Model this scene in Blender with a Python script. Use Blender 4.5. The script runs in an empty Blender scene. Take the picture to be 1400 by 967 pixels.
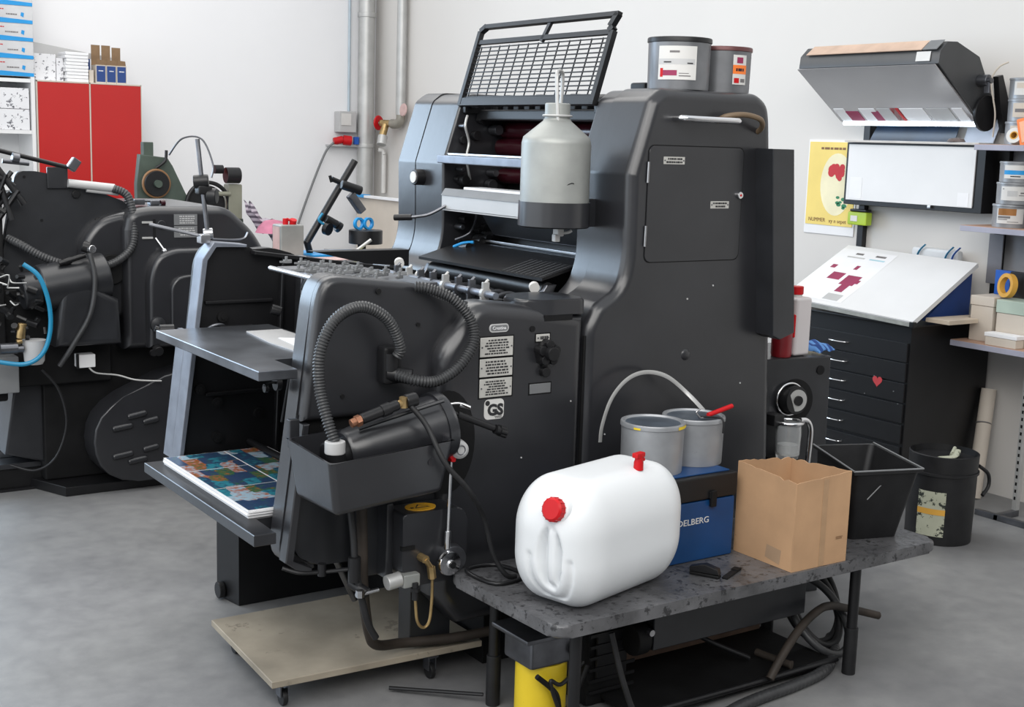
import bpy, bmesh, math, random
from mathutils import Vector, Matrix
PI = math.pi
random.seed(7)
S = bpy.context.scene
C = S.collection

# ---------------------------------------------------------------- camera
cam_d = bpy.data.cameras.new('camera')
cam = bpy.data.objects.new('camera', cam_d)
C.objects.link(cam)
right = Vector((0.82788349, -0.56004109, 0.03103071))
down = Vector((-0.06531403, -0.15120199, -0.98634276))
fwd = Vector((0.55708438, 0.81455014, -0.16175617))
mw = Matrix((right, -down, -fwd)).transposed().to_4x4()
mw.translation = Vector((0, 0, 1.65))
cam.matrix_world = mw
cam_d.sensor_fit = 'HORIZONTAL'
cam_d.sensor_width = 36.0
cam_d.lens = 36.0 * 1770.6 / 1400.0
cam_d.clip_start = 0.05
S.camera = cam

# ---------------------------------------------------------------- world, lights, exposure
W = bpy.data.worlds.new('world')
S.world = W
W.use_nodes = True
wn = W.node_tree.nodes
wn['Background'].inputs[0].default_value = (0.93, 0.965, 1.0, 1)
wn['Background'].inputs[1].default_value = 0.95

def area(name, loc, target, sx, sy, power, col):
    d = bpy.data.lights.new(name, 'AREA')
    d.shape = 'RECTANGLE'
    d.size, d.size_y, d.energy, d.color = sx, sy, power, col
    o = bpy.data.objects.new(name, d)
    o.location = loc
    o.rotation_euler = (Vector(target) - Vector(loc)).to_track_quat('-Z', 'Y').to_euler()
    C.objects.link(o)
    return o
area('unseen_window_light', (-3.6, 5.2, 2.2), (3.5, 5.2, 1.0), 7.0, 2.6, 90, (0.82, 0.91, 1.0))
area('unseen_window_light', (-0.75, 10.2, 2.65), (-0.75, 0, 2.5), 4.7, 2.8, 290, (0.60, 0.79, 1.0))  # added out of view so left-facing metal mirrors a cool glow
area('fill_light', (0.2, -0.6, 3.7), (3.0, 4.2, 0.6), 5.0, 2.4, 170, (1.0, 0.975, 0.94))  # added fill from the camera side, brightens faces turned to the camera
area('fill_light', (-0.6, 2.6, 4.0), (1.9, 6.2, 0.6), 3.0, 2.0, 75, (1.0, 0.975, 0.94))  # added fill for the dark near sides of the second press
area('overhead_fill', (2.2, 6.6, 4.3), (2.2, 7.2, 0.0), 3.0, 5.0, 120, (1.0, 0.97, 0.93))  # added overhead fill light
S.view_settings.view_transform = 'Standard'
S.view_settings.look = 'None'
S.view_settings.exposure = 0.0
S.view_settings.gamma = 1.0
S.view_settings.use_curve_mapping = False

# ---------------------------------------------------------------- materials
def mat(name, col, rough=0.5, metal=0.0, var=0.12, scale=6.0, bump=0.0, bscale=60.0, spec=0.5,
        spots=None, sscale=20.0, sthr=0.62, emit=None, trans=0.0, sss=0.0, coat=0.0):
    m = bpy.data.materials.new(name)
    m.use_nodes = True
    nt = m.node_tree
    N, L = nt.nodes, nt.links
    b = N['Principled BSDF']
    tc = N.new('ShaderNodeTexCoord')
    nz = N.new('ShaderNodeTexNoise')
    nz.inputs['Scale'].default_value = scale
    nz.inputs['Detail'].default_value = 6
    L.new(tc.outputs['Object'], nz.inputs['Vector'])
    cr = N.new('ShaderNodeValToRGB')
    cr.color_ramp.elements[0].position = 0.3
    cr.color_ramp.elements[1].position = 0.7
    cr.color_ramp.elements[0].color = tuple(max(0, c * (1 - var)) for c in col) + (1,)
    cr.color_ramp.elements[1].color = tuple(min(1, c * (1 + var)) for c in col) + (1,)
    L.new(nz.outputs['Fac'], cr.inputs['Fac'])
    out = cr.outputs['Color']
    if spots:
        n2 = N.new('ShaderNodeTexNoise')
        n2.inputs['Scale'].default_value = sscale
        n2.inputs['Detail'].default_value = 8
        n2.inputs['Roughness'].default_value = 0.7
        L.new(tc.outputs['Object'], n2.inputs['Vector'])
        r2 = N.new('ShaderNodeValToRGB')
        r2.color_ramp.elements[0].position = sthr
        r2.color_ramp.elements[1].position = sthr + 0.03
        r2.color_ramp.elements[0].color = (0, 0, 0, 1)
        r2.color_ramp.elements[1].color = (1, 1, 1, 1)
        L.new(n2.outputs['Fac'], r2.inputs['Fac'])
        mx = N.new('ShaderNodeMix')
        mx.data_type = 'RGBA'
        L.new(r2.outputs['Color'], mx.inputs[0])
        L.new(out, mx.inputs[6])
        mx.inputs[7].default_value = tuple(spots) + (1,)
        out = mx.outputs[2]
    L.new(out, b.inputs['Base Color'])
    b.inputs['Roughness'].default_value = rough
    b.inputs['Metallic'].default_value = metal
    b.inputs['Specular IOR Level'].default_value = spec
    b.inputs['Coat Weight'].default_value = coat
    b.inputs['Coat Roughness'].default_value = 0.25
    if trans:
        b.inputs['Transmission Weight'].default_value = trans
    if sss:
        b.inputs['Subsurface Weight'].default_value = sss
        b.inputs['Subsurface Radius'].default_value = (0.05, 0.05, 0.05)
    if emit:
        b.inputs['Emission Color'].default_value = tuple(emit[:3]) + (1,)
        b.inputs['Emission Strength'].default_value = emit[3]
    if bump:
        n3 = N.new('ShaderNodeTexNoise')
        n3.inputs['Scale'].default_value = bscale
        n3.inputs['Detail'].default_value = 4
        L.new(tc.outputs['Object'], n3.inputs['Vector'])
        bp = N.new('ShaderNodeBump')
        bp.inputs['Strength'].default_value = bump
        bp.inputs['Distance'].default_value = 0.01
        L.new(n3.outputs['Fac'], bp.inputs['Height'])
        L.new(bp.outputs['Normal'], b.inputs['Normal'])
    return m

PAINT = mat('press_paint', (0.020, 0.0205, 0.0235), 0.30, 0.0, 0.16, 5, 0.04, 25, 0.55, coat=0.25)
PAINT2 = mat('press_paint_old', (0.018, 0.019, 0.022), 0.36, 0.0, 0.25, 7, 0.05, 25, 0.5, coat=0.15)
BLACK = mat('black_iron', (0.006, 0.006, 0.0065), 0.6, 0.0, 0.4, 9, 0.1, 40, 0.25)
BLACKM = mat('black_satin', (0.008, 0.008, 0.009), 0.4, 0.0, 0.2, 8, 0, 40, 0.4)
RUBBER = mat('black_rubber', (0.010, 0.010, 0.011), 0.5, 0.0, 0.3, 20, 0, 40, 0.4)
HOSE = mat('grey_hose', (0.032, 0.033, 0.035), 0.4, 0.0, 0.2, 20, 0, 40, 0.5)
OLDHOSE = mat('old_hose', (0.034, 0.027, 0.022), 0.6, 0.0, 0.4, 12, 0, 40, 0.3)
STEEL = mat('steel', (0.50, 0.50, 0.51), 0.28, 1.0, 0.12, 25)
DSTEEL = mat('dark_steel', (0.16, 0.165, 0.18), 0.35, 0.9, 0.3, 12)
TABLE = mat('steel_table', (0.17, 0.18, 0.20), 0.3, 0.85, 0.45, 6, 0.03, 30, 0.5)
EDGE = mat('worn_steel_edge', (0.20, 0.22, 0.26), 0.42, 0.5, 0.2, 14)
CHROME = mat('chrome', (0.78, 0.78, 0.79), 0.12, 1.0, 0.03, 10)
BRASS = mat('brass', (0.40, 0.28, 0.13), 0.4, 0.85, 0.3, 30)
COPPER = mat('copper', (0.32, 0.15, 0.09), 0.45, 0.8, 0.3, 40)
ALU = mat('aluminium_old', (0.33, 0.34, 0.325), 0.5, 0.45, 0.12, 9, 0.04, 50, 0.4)
TIN = mat('tin_grey', (0.30, 0.31, 0.325), 0.36, 0.35, 0.16, 10, spots=(0.05, 0.05, 0.055), sscale=22, sthr=0.69)
TIND = mat('tin_dark', (0.17, 0.175, 0.185), 0.35, 0.4, 0.2, 10, spots=(0.03, 0.03, 0.03), sscale=22, sthr=0.68)
LABEL = mat('label_white', (0.62, 0.61, 0.59), 0.5, 0, 0.05, 10)
PLATE = mat('plate_silver', (0.50, 0.49, 0.46), 0.45, 0.15, 0.08, 30)
INKT = mat('print_black', (0.02, 0.02, 0.022), 0.6)
GREYT = mat('print_grey', (0.16, 0.15, 0.15), 0.6)
WHITE = mat('white_paint', (0.72, 0.72, 0.72), 0.5, 0, 0.03, 4)
PAPER = mat('paper_white', (0.78, 0.78, 0.79), 0.6, 0, 0.03, 8)
LIGHTGREY = mat('light_grey', (0.47, 0.47, 0.47), 0.45, 0.1, 0.06, 5)
MIDGREY = mat('mid_grey', (0.17, 0.175, 0.18), 0.45, 0.1, 0.1, 8)
RED = mat('red_plastic', (0.50, 0.008, 0.012), 0.4, 0, 0.08, 8, spec=0.25)
REDDOOR = mat('red_laminate', (0.44, 0.014, 0.013), 0.34, 0, 0.05, 1.5, spec=0.5)
MAROON = mat('red_ink_roller', (0.030, 0.0035, 0.007), 0.25, 0, 0.2, 3, spec=0.6)
YELLOW = mat('yellow_paint', (0.72, 0.52, 0.02), 0.42, 0, 0.08, 6, spots=(0.03, 0.03, 0.02), sscale=30, sthr=0.68)
STICKY = mat('yellow_sticker', (0.70, 0.36, 0.02), 0.5)
BLUEBOX = mat('blue_box_paint', (0.004, 0.045, 0.15), 0.4, 0, 0.2, 6)
BLUE = mat('blue_plastic', (0.01, 0.09, 0.42), 0.4)
CYAN = mat('bright_blue', (0.01, 0.27, 0.62), 0.4)
TUBEBLUE = mat('blue_tube', (0.01, 0.20, 0.36), 0.35)
CARD = mat('cardboard', (0.47, 0.29, 0.165), 0.8, 0, 0.14, 5, 0.05, 50, 0.2, spots=(0.26, 0.15, 0.08), sscale=14, sthr=0.70)
CARDIN = mat('cardboard_inner', (0.36, 0.24, 0.15), 0.85, 0, 0.15, 5)
CANW = mat('jerrycan_plastic', (0.70, 0.72, 0.735), 0.36, 0, 0.02, 4, 0.02, 12, 0.4, sss=0.5)
BENCH = mat('bench_top', (0.10, 0.10, 0.105), 0.34, 0.1, 0.4, 9, 0.3, 40, 0.5, spots=(0.032, 0.032, 0.034), sscale=44, sthr=0.56)
PLY = mat('plywood_board', (0.30, 0.262, 0.205), 0.7, 0, 0.30, 4, 0.05, 30, 0.3, spots=(0.22, 0.19, 0.15), sscale=9, sthr=0.62)
WOOD = mat('old_wood', (0.16, 0.10, 0.07), 0.8, 0, 0.3, 12)
GREEN = mat('machine_green', (0.055, 0.075, 0.060), 0.45, 0, 0.25, 8)
LIME = mat('lime_plastic', (0.36, 0.50, 0.03), 0.4)
ORANGE = mat('orange_plastic', (0.85, 0.20, 0.03), 0.45)
TAPEY = mat('masking_tape', (0.62, 0.33, 0.05), 0.6)
SHELFM = mat('shelf_lilac', (0.33, 0.33, 0.40), 0.5, 0, 0.1, 8)
SHELFW = mat('shelf_wood', (0.45, 0.28, 0.20), 0.6, 0, 0.15, 8)
KRAFT = mat('kraft_brown', (0.21, 0.13, 0.07), 0.8, 0, 0.2, 12)
NAVY = mat('navy_card', (0.015, 0.05, 0.20), 0.5)
MAG = mat('print_magenta', (0.28, 0.02, 0.08), 0.6)
CALY = mat('calendar_yellow', (0.80, 0.62, 0.18), 0.6, 0, 0.06, 5)
CALL = mat('calendar_cream', (0.82, 0.76, 0.52), 0.6)
LEAF = mat('print_green', (0.03, 0.22, 0.10), 0.6)
BROWNT = mat('print_brown', (0.20, 0.10, 0.04), 0.6)
BEIGE = mat('beige_card', (0.55, 0.49, 0.42), 0.7, 0, 0.05, 5)
PINK = mat('pink_cloth', (0.50, 0.18, 0.26), 0.9, 0, 0.2, 10)
PALEPINK = mat('pale_pink', (0.55, 0.38, 0.36), 0.5, 0, 0.2, 10)
TUBE_ON = mat('lit_tube', (0.9, 0.95, 1.0), 0.4, emit=(0.75, 0.88, 1.0, 9.0))
GALV = mat('galvanised_pipe', (0.48, 0.48, 0.47), 0.45, 0.5, 0.1, 8)
GLASS = mat('clear_glass', (0.85, 0.87, 0.88), 0.08, 0, 0.0, 5, trans=0.85)

def striped(name, ca, cb, scale, rough=0.9, direction='X'):
    m = bpy.data.materials.new(name); m.use_nodes = True
    N, L = m.node_tree.nodes, m.node_tree.links
    b = N['Principled BSDF']; b.inputs['Roughness'].default_value = rough
    tc = N.new('ShaderNodeTexCoord'); wv = N.new('ShaderNodeTexWave')
    wv.bands_direction = direction
    wv.inputs['Scale'].default_value = scale; wv.inputs['Distortion'].default_value = 1.5
    L.new(tc.outputs['Object'], wv.inputs['Vector'])
    cr = N.new('ShaderNodeValToRGB'); cr.color_ramp.interpolation = 'CONSTANT'
    cr.color_ramp.elements[0].color = tuple(ca) + (1,); cr.color_ramp.elements[1].color = tuple(cb) + (1,)
    cr.color_ramp.elements[1].position = 0.5
    L.new(wv.outputs['Color'], cr.inputs['Fac']); L.new(cr.outputs['Color'], b.inputs['Base Color'])
    return m
STRIPE = striped('blue_striped_cloth', (0.02, 0.06, 0.22), (0.10, 0.25, 0.55), 12)
PURPLE = striped('purple_striped_cloth', (0.12, 0.10, 0.13), (0.45, 0.40, 0.46), 9, direction='Z')

def printed(name, palette, scale, base=None):
    "flat printed artwork: rectangular cells in a palette, warped by noise"
    m = bpy.data.materials.new(name); m.use_nodes = True
    N, L = m.node_tree.nodes, m.node_tree.links
    b = N['Principled BSDF']; b.inputs['Roughness'].default_value = 0.32
    tc = N.new('ShaderNodeTexCoord')
    mp = N.new('ShaderNodeMapping'); mp.inputs['Scale'].default_value = scale
    vo = N.new('ShaderNodeTexVoronoi'); vo.distance = 'CHEBYCHEV'; vo.inputs['Scale'].default_value = 1.0
    vo.inputs['Randomness'].default_value = 0.55
    L.new(tc.outputs['Object'], mp.inputs['Vector']); L.new(mp.outputs['Vector'], vo.inputs['Vector'])
    nz = N.new('ShaderNodeTexNoise'); nz.inputs['Scale'].default_value = 55
    L.new(tc.outputs['Object'], nz.inputs['Vector'])
    sep = N.new('ShaderNodeSeparateColor'); L.new(vo.outputs['Color'], sep.inputs[0])
    ma = N.new('ShaderNodeMath'); ma.operation = 'MULTIPLY_ADD'; ma.inputs[1].default_value = 0.55
    L.new(nz.outputs['Fac'], ma.inputs[0])
    mb = N.new('ShaderNodeMath'); mb.operation = 'MULTIPLY'; mb.inputs[1].default_value = 0.75
    L.new(sep.outputs[0], mb.inputs[0]); L.new(mb.outputs[0], ma.inputs[2])
    cr = N.new('ShaderNodeValToRGB')
    els = cr.color_ramp.elements
    n = len(palette)
    els[0].color = tuple(palette[0]) + (1,); els[1].color = tuple(palette[-1]) + (1,)
    for i in range(1, n - 1):
        e = els.new(i / (n - 1)); e.color = tuple(palette[i]) + (1,)
    L.new(ma.outputs[0], cr.inputs['Fac']); L.new(cr.outputs['Color'], b.inputs['Base Color'])
    return m
ARTPRINT = printed('printed_artwork', [(0.01, 0.03, 0.05), (0.01, 0.10, 0.14), (0.03, 0.22, 0.28), (0.02, 0.05, 0.10),
                                       (0.03, 0.05, 0.12), (0.03, 0.12, 0.05), (0.35, 0.09, 0.03), (0.30, 0.42, 0.50)], (22, 13, 1))
SPECK = mat('speckled_wrap', (0.70, 0.70, 0.72), 0.6, 0, 0.03, 5, spots=(0.10, 0.10, 0.12), sscale=34, sthr=0.565)
PAINTLABEL = mat('stained_label', (0.42, 0.43, 0.33), 0.6, 0, 0.1, 9, spots=(0.02, 0.025, 0.02), sscale=24, sthr=0.55)
DSCREEN = mat('dark_blue_print', (0.006, 0.018, 0.04), 0.3, 0, 0.5, 5)
REFL = mat('hood_reflector', (0.42, 0.42, 0.43), 0.15, 0.55, 0.04, 3)
PEACH = mat('peach_strip', (0.52, 0.37, 0.28), 0.6, 0, 0.15, 10)

# ---------------------------------------------------------------- mesh builder
class B:
    def __init__(s):
        s.bm = bmesh.new()
    def add(s, t, M=None, flip=True):
        if flip:
            bmesh.ops.recalc_face_normals(t, faces=t.faces)
        if M is not None:
            bmesh.ops.transform(t, matrix=M, verts=t.verts)
        me = bpy.data.meshes.new('tmp')
        t.to_mesh(me); t.free()
        s.bm.from_mesh(me)
        bpy.data.meshes.remove(me)
        return s
    def box(s, x0, x1, y0, y1, z0, z1, bev=0, seg=2, M=None):
        t = bmesh.new()
        bmesh.ops.create_cube(t, size=1)
        for v in t.verts:
            v.co = Vector((x0 + (v.co.x + .5) * (x1 - x0), y0 + (v.co.y + .5) * (y1 - y0), z0 + (v.co.z + .5) * (z1 - z0)))
        if bev:
            bmesh.ops.bevel(t, geom=t.edges[:] + t.verts[:], offset=bev, segments=seg, profile=0.5, affect='EDGES')
        return s.add(t, M)
    def prism(s, pts, ax, a, b, bev=0, seg=3, M=None, only=None):
        t = bmesh.new()
        def co(p, w):
            if ax == 'y': return Vector((p[0], w, p[1]))
            if ax == 'x': return Vector((w, p[0], p[1]))
            return Vector((p[0], p[1], w))
        va = [t.verts.new(co(p, a)) for p in pts]
        vb = [t.verts.new(co(p, b)) for p in pts]
        fa = t.faces.new(va); fb = t.faces.new(vb[::-1])
        n = len(pts)
        for i in range(n):
            t.faces.new((va[i], vb[i], vb[(i + 1) % n], va[(i + 1) % n]))
        if bev:
            es = []
            if only in (None, 'a'): es += list(fa.edges)
            if only in (None, 'b'): es += list(fb.edges)
            bmesh.ops.bevel(t, geom=es, offset=bev, segments=seg, profile=0.5, affect='EDGES', clamp_overlap=True)
        return s.add(t, M)
    def soft(s, pts, ax, a, b, r, seg=5, M=None):
        "prism with a rounded front edge at plane a: every ring is an inset of the outline"
        t = bmesh.new(); n = len(pts)
        P = [Vector(p) for p in pts]
        area_ = sum(P[i].x * P[(i + 1) % n].y - P[(i + 1) % n].x * P[i].y for i in range(n))
        sg = 1 if area_ > 0 else -1
        N = []
        for i in range(n):
            e1 = P[i] - P[i - 1]; e2 = P[(i + 1) % n] - P[i]
            n1 = Vector((-e1.y, e1.x)).normalized() * sg; n2 = Vector((-e2.y, e2.x)).normalized() * sg
            m_ = (n1 + n2)
            m_ = m_.normalized() if m_.length > 1e-6 else n1
            N.append(m_ / max(.7, m_.dot(n1)))
        def co(p, w):
            if ax == 'y': return Vector((p[0], w, p[1]))
            if ax == 'x': return Vector((w, p[0], p[1]))
            return Vector((p[0], p[1], w))
        dr = 1 if b > a else -1
        rings = [[t.verts.new(co(p, b)) for p in P]]
        for k in range(seg + 1):
            th = PI / 2 * k / seg
            ins_ = r * (1 - math.cos(th)); w = a + dr * r * (1 - math.sin(th))
            rings.append([t.verts.new(co(P[i] + N[i] * ins_, w)) for i in range(n)])
        for u, v in zip(rings, rings[1:]):
            for i in range(n): t.faces.new((u[i], u[(i + 1) % n], v[(i + 1) % n], v[i]))
        t.faces.new(rings[0]); t.faces.new(rings[-1])
        return s.add(t, M)
    def cyl(s, p0, p1, r, r2=None, n=20, M=None, bev=0):
        p0, p1 = Vector(p0), Vector(p1)
        r2 = r if r2 is None else r2
        t = bmesh.new()
        bmesh.ops.create_cone(t, cap_ends=True, segments=n, radius1=r, radius2=r2, depth=(p1 - p0).length)
        if bev:
            es = [e for e in t.edges if abs(e.verts[0].co.z - e.verts[1].co.z) < 1e-6]
            bmesh.ops.bevel(t, geom=es, offset=bev, segments=2, profile=0.5, affect='EDGES')
        q = Vector((0, 0, 1)).rotation_difference((p1 - p0).normalized()).to_matrix().to_4x4()
        q.translation = (p0 + p1) / 2
        s.add(t, q if M is None else M @ q)
        return s
    def lathe(s, prof, loc, n=32, axis=None, M=None):
        t = bmesh.new()
        rings = []
        for r, z in prof:
            if r < 1e-5:
                rings.append([t.verts.new((0, 0, z))])
            else:
                rings.append([t.verts.new((r * math.cos(2 * PI * i / n), r * math.sin(2 * PI * i / n), z)) for i in range(n)])
        for a, b in zip(rings, rings[1:]):
            for i in range(n):
                j = (i + 1) % n
                if len(a) == 1 and len(b) == 1: continue
                if len(a) == 1: t.faces.new((a[0], b[j], b[i]))
                elif len(b) == 1: t.faces.new((a[i], a[j], b[0]))
                else: t.faces.new((a[i], a[j], b[j], b[i]))
        q = Matrix.Identity(4)
        if axis is not None:
            q = Vector((0, 0, 1)).rotation_difference(Vector(axis).normalized()).to_matrix().to_4x4()
        q.translation = Vector(loc)
        return s.add(t, q if M is None else M @ q, flip=True)
    def tube(s, pts, r, n=10, sub=8, rib=0, pitch=0.008, closed=False, M=None, flat=None):
        P = [Vector(p) for p in pts]
        path = []
        m = len(P)
        def g(i):
            return P[i % m] if closed else P[max(0, min(m - 1, i))]
        if m == 2 and not closed:
            path = [P[0], P[1]]
        else:
            for i in range(m if closed else m - 1):
                for k in range(sub):
                    u = k / sub
                    a, b_, c, d = g(i - 1), g(i), g(i + 1), g(i + 2)
                    path.append(0.5 * ((2 * b_) + (c - a) * u + (2 * a - 5 * b_ + 4 * c - d) * u * u + (3 * b_ - a - 3 * c + d) * u ** 3))
            if not closed: path.append(P[-1])
        radii = [r] * len(path)
        if rib:
            L = [0]
            for a, b_ in zip(path, path[1:]): L.append(L[-1] + (b_ - a).length)
            tot = L[-1]; cnt = int(tot / pitch) * 2
            np_, rr = [], []
            j = 0
            for k in range(cnt * 2 + 1):
                d_ = tot * k / (cnt * 2)
                while j < len(L) - 2 and L[j + 1] < d_: j += 1
                u = (d_ - L[j]) / max(1e-9, L[j + 1] - L[j])
                np_.append(path[j].lerp(path[j + 1], min(1, u)))
                rr.append(r + (rib if (k // 2) % 2 else 0))
            path, radii = np_, rr
        t = bmesh.new()
        up = Vector((0, 0, 1))
        prev = None
        rings = []
        N_ = len(path)
        for i, p in enumerate(path):
            if closed: d_ = path[(i + 1) % N_] - path[i - 1]
            else: d_ = path[min(i + 1, N_ - 1)] - path[max(i - 1, 0)]
            if d_.length < 1e-9: d_ = Vector((0, 0, 1))
            d_.normalize()
            if prev is None:
                ref = up if abs(d_.z) < 0.9 else Vector((1, 0, 0))
                x = d_.cross(ref).normalized()
            else:
                x = (prev - d_ * prev.dot(d_)).normalized()
            prev = x
            y = d_.cross(x)
            fx, fy = (1, 1) if flat is None else flat
            rings.append([t.verts.new(p + (x * math.cos(2 * PI * k / n) * fx + y * math.sin(2 * PI * k / n) * fy) * radii[i]) for k in range(n)])
        for i in range(N_ if closed else N_ - 1):
            a, b_ = rings[i], rings[(i + 1) % N_]
            for k in range(n):
                t.faces.new((a[k], a[(k + 1) % n], b_[(k + 1) % n], b_[k]))
        if not closed:
            t.faces.new(rings[0][::-1]); t.faces.new(rings[-1])
        return s.add(t, M)
    def quad(s, a, b, c, d, th=0.0):
        t = bmesh.new()
        vs = [t.verts.new(Vector(p)) for p in (a, b, c, d)]
        f = t.faces.new(vs)
        if th:
            nrm = (vs[1].co - vs[0].co).cross(vs[3].co - vs[0].co).normalized()
            r = bmesh.ops.extrude_face_region(t, geom=[f])
            for v in r['geom']:
                if isinstance(v, bmesh.types.BMVert): v.co += nrm * th
        return s.add(t, None)
    def poly(s, pts3, th_vec):
        t = bmesh.new()
        a = [t.verts.new(Vector(p)) for p in pts3]
        b_ = [t.verts.new(Vector(p) + Vector(th_vec)) for p in pts3]
        t.faces.new(a); t.faces.new(b_[::-1])
        n = len(a)
        for i in range(n): t.faces.new((a[i], b_[i], b_[(i + 1) % n], a[(i + 1) % n]))
        return s.add(t, None)

WLOC = {}
def put(name, b, m, parent=None, label=None, angle=38, kind=None):
    me = bpy.data.meshes.new(name)
    bm = b.bm
    bmesh.ops.remove_doubles(bm, verts=bm.verts, dist=1e-6)
    vs = [v.co for v in bm.verts]
    lo = Vector([min(v[i] for v in vs) for i in range(3)]); hi = Vector([max(v[i] for v in vs) for i in range(3)])
    org = Vector(((lo.x + hi.x) / 2, (lo.y + hi.y) / 2, lo.z))
    for v in bm.verts: v.co -= org
    for f in bm.faces: f.smooth = True
    bm.to_mesh(me); bm.free()
    me.set_sharp_from_angle(angle=math.radians(angle))
    o = bpy.data.objects.new(name, me)
    me.materials.append(m)
    C.objects.link(o)
    if len(me.polygons) < 4000:
        wm = o.modifiers.new('normals', 'WEIGHTED_NORMAL'); wm.keep_sharp = True; wm.weight = 60
    WLOC[o.name] = org
    if parent is not None:
        o.parent = parent
        o.location = org - WLOC[parent.name]
    else:
        o.location = org
    if label: o['label'] = label
    if kind: o['kind'] = kind
    return o
def tag(o, label, cat, group=None, kind=None):
    o['label'] = label; o['category'] = cat
    if group: o['group'] = group
    if kind: o['kind'] = kind
    return o
def thing(name, label, cat, loc, group=None):
    o = bpy.data.objects.new(name, None)
    o.empty_display_size = 0.1
    C.objects.link(o)
    o.location = loc
    WLOC[o.name] = Vector(loc)
    return tag(o, label, cat, group)
def struct(name, b, m, parent=None):
    o = put(name, b, m, parent)
    if parent is None: o['kind'] = 'structure'
    return o
def frame_M(loc, yaw=0.0, tilt=None):
    M = Matrix.Translation(Vector(loc)) @ Matrix.Rotation(yaw, 4, 'Z')
    if tilt is not None: M = M @ tilt
    return M
FACE_MY = Matrix(((1, 0, 0), (0, 0, -1), (0, 1, 0)))          # text on a face that looks to -Y
FACE_MX = Matrix(((0, 0, -1), (-1, 0, 0), (0, 1, 0)))         # text on a face that looks to -X
def basis(u, v):
    u, v = Vector(u).normalized(), Vector(v)
    w = u.cross(v).normalized(); v = w.cross(u)
    return Matrix((u, v, w)).transposed()
def text(name, body, size, loc, rot, m, parent, depth=0.0006, width=None, bold=0.0):
    cu = bpy.data.curves.new('t', 'FONT')
    cu.body = body; cu.size = size; cu.extrude = depth; cu.align_x = 'CENTER'; cu.align_y = 'CENTER'
    cu.resolution_u = 3; cu.offset = bold
    o = bpy.data.objects.new('t', cu)
    C.objects.link(o)
    dg = bpy.context.evaluated_depsgraph_get()
    me = bpy.data.meshes.new_from_object(o.evaluated_get(dg))
    bpy.data.objects.remove(o)
    b = B()
    b.bm.from_mesh(me)
    xs = [v.co.x for v in b.bm.verts]
    sc = 1.0
    if width: sc = width / (max(xs) - min(xs))
    M = rot.to_4x4() @ Matrix.Diagonal((sc, 1, 1, 1)); M.translation = Vector(loc)
    bmesh.ops.transform(b.bm, matrix=M, verts=b.bm.verts)
    return put(name, b, m, parent)
def print_lines(name, c, u, v, w, h, rows, m, parent, fill=0.7, off=0.0008):
    "rows of small printed words centred at c on a surface spanned by u, v"
    c, u, v = Vector(c), Vector(u).normalized(), Vector(v).normalized()
    nrm = u.cross(v).normalized() * off
    b = B(); t = bmesh.new()
    for i in range(rows):
        y = h / 2 - (i + .5) * h / rows
        hh = h / rows * 0.28
        x = -w / 2 * random.uniform(.6, 1)
        while x < w / 2 * random.uniform(.7, 1):
            l = w * random.uniform(.05, .16)
            x2 = min(x + l, w / 2)
            if x2 - x < w * 0.01: break
            ps = [c + u * x + v * (y - hh), c + u * x2 + v * (y - hh), c + u * x2 + v * (y + hh), c + u * x + v * (y + hh)]
            t.faces.new([t.verts.new(p + nrm) for p in ps])
            x = x2 + w * random.uniform(.015, .04)
    b.add(t, flip=False)
    return put(name, b, m, parent, kind='stuff' if parent is not None else None)
def copy_tree(o, parent=None, dloc=(0, 0, 0)):
    c = o.copy(); C.objects.link(c)
    if parent is not None: c.parent = parent
    else: c.location = o.location + Vector(dloc)
    for ch in [x for x in o.children]: 
        if ch is not c: copy_tree(ch, c)
    return c
def rrect(x0, x1, z0, z1, r, n=5):
    pts = []
    for cx, cz, a0 in ((x1 - r, z1 - r, 0), (x0 + r, z1 - r, 90), (x0 + r, z0 + r, 180), (x1 - r, z0 + r, 270)):
        for k in range(n + 1):
            a = math.radians(a0 + 90 * k / n)
            pts.append((cx + r * math.cos(a), cz + r * math.sin(a)))
    return pts
def smooth_poly(pts, r, n=4):
    "round the corners of a 2D polygon; r is one radius or one per corner"
    out = []
    m = len(pts)
    for i in range(m):
        p = Vector(pts[i]); a = Vector(pts[i - 1]); b_ = Vector(pts[(i + 1) % m])
        rr = r[i] if isinstance(r, (list, tuple)) else r
        if rr <= 0: out.append(tuple(p)); continue
        d1 = min(rr, (a - p).length * .45); d2 = min(rr, (b_ - p).length * .45)
        s_, e = p + (a - p).normalized() * d1, p + (b_ - p).normalized() * d2
        for k in range(n + 1):
            u = k / n
            out.append(tuple(s_ * (1 - u) ** 2 + p * 2 * u * (1 - u) + e * u * u))
    return out

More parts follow.
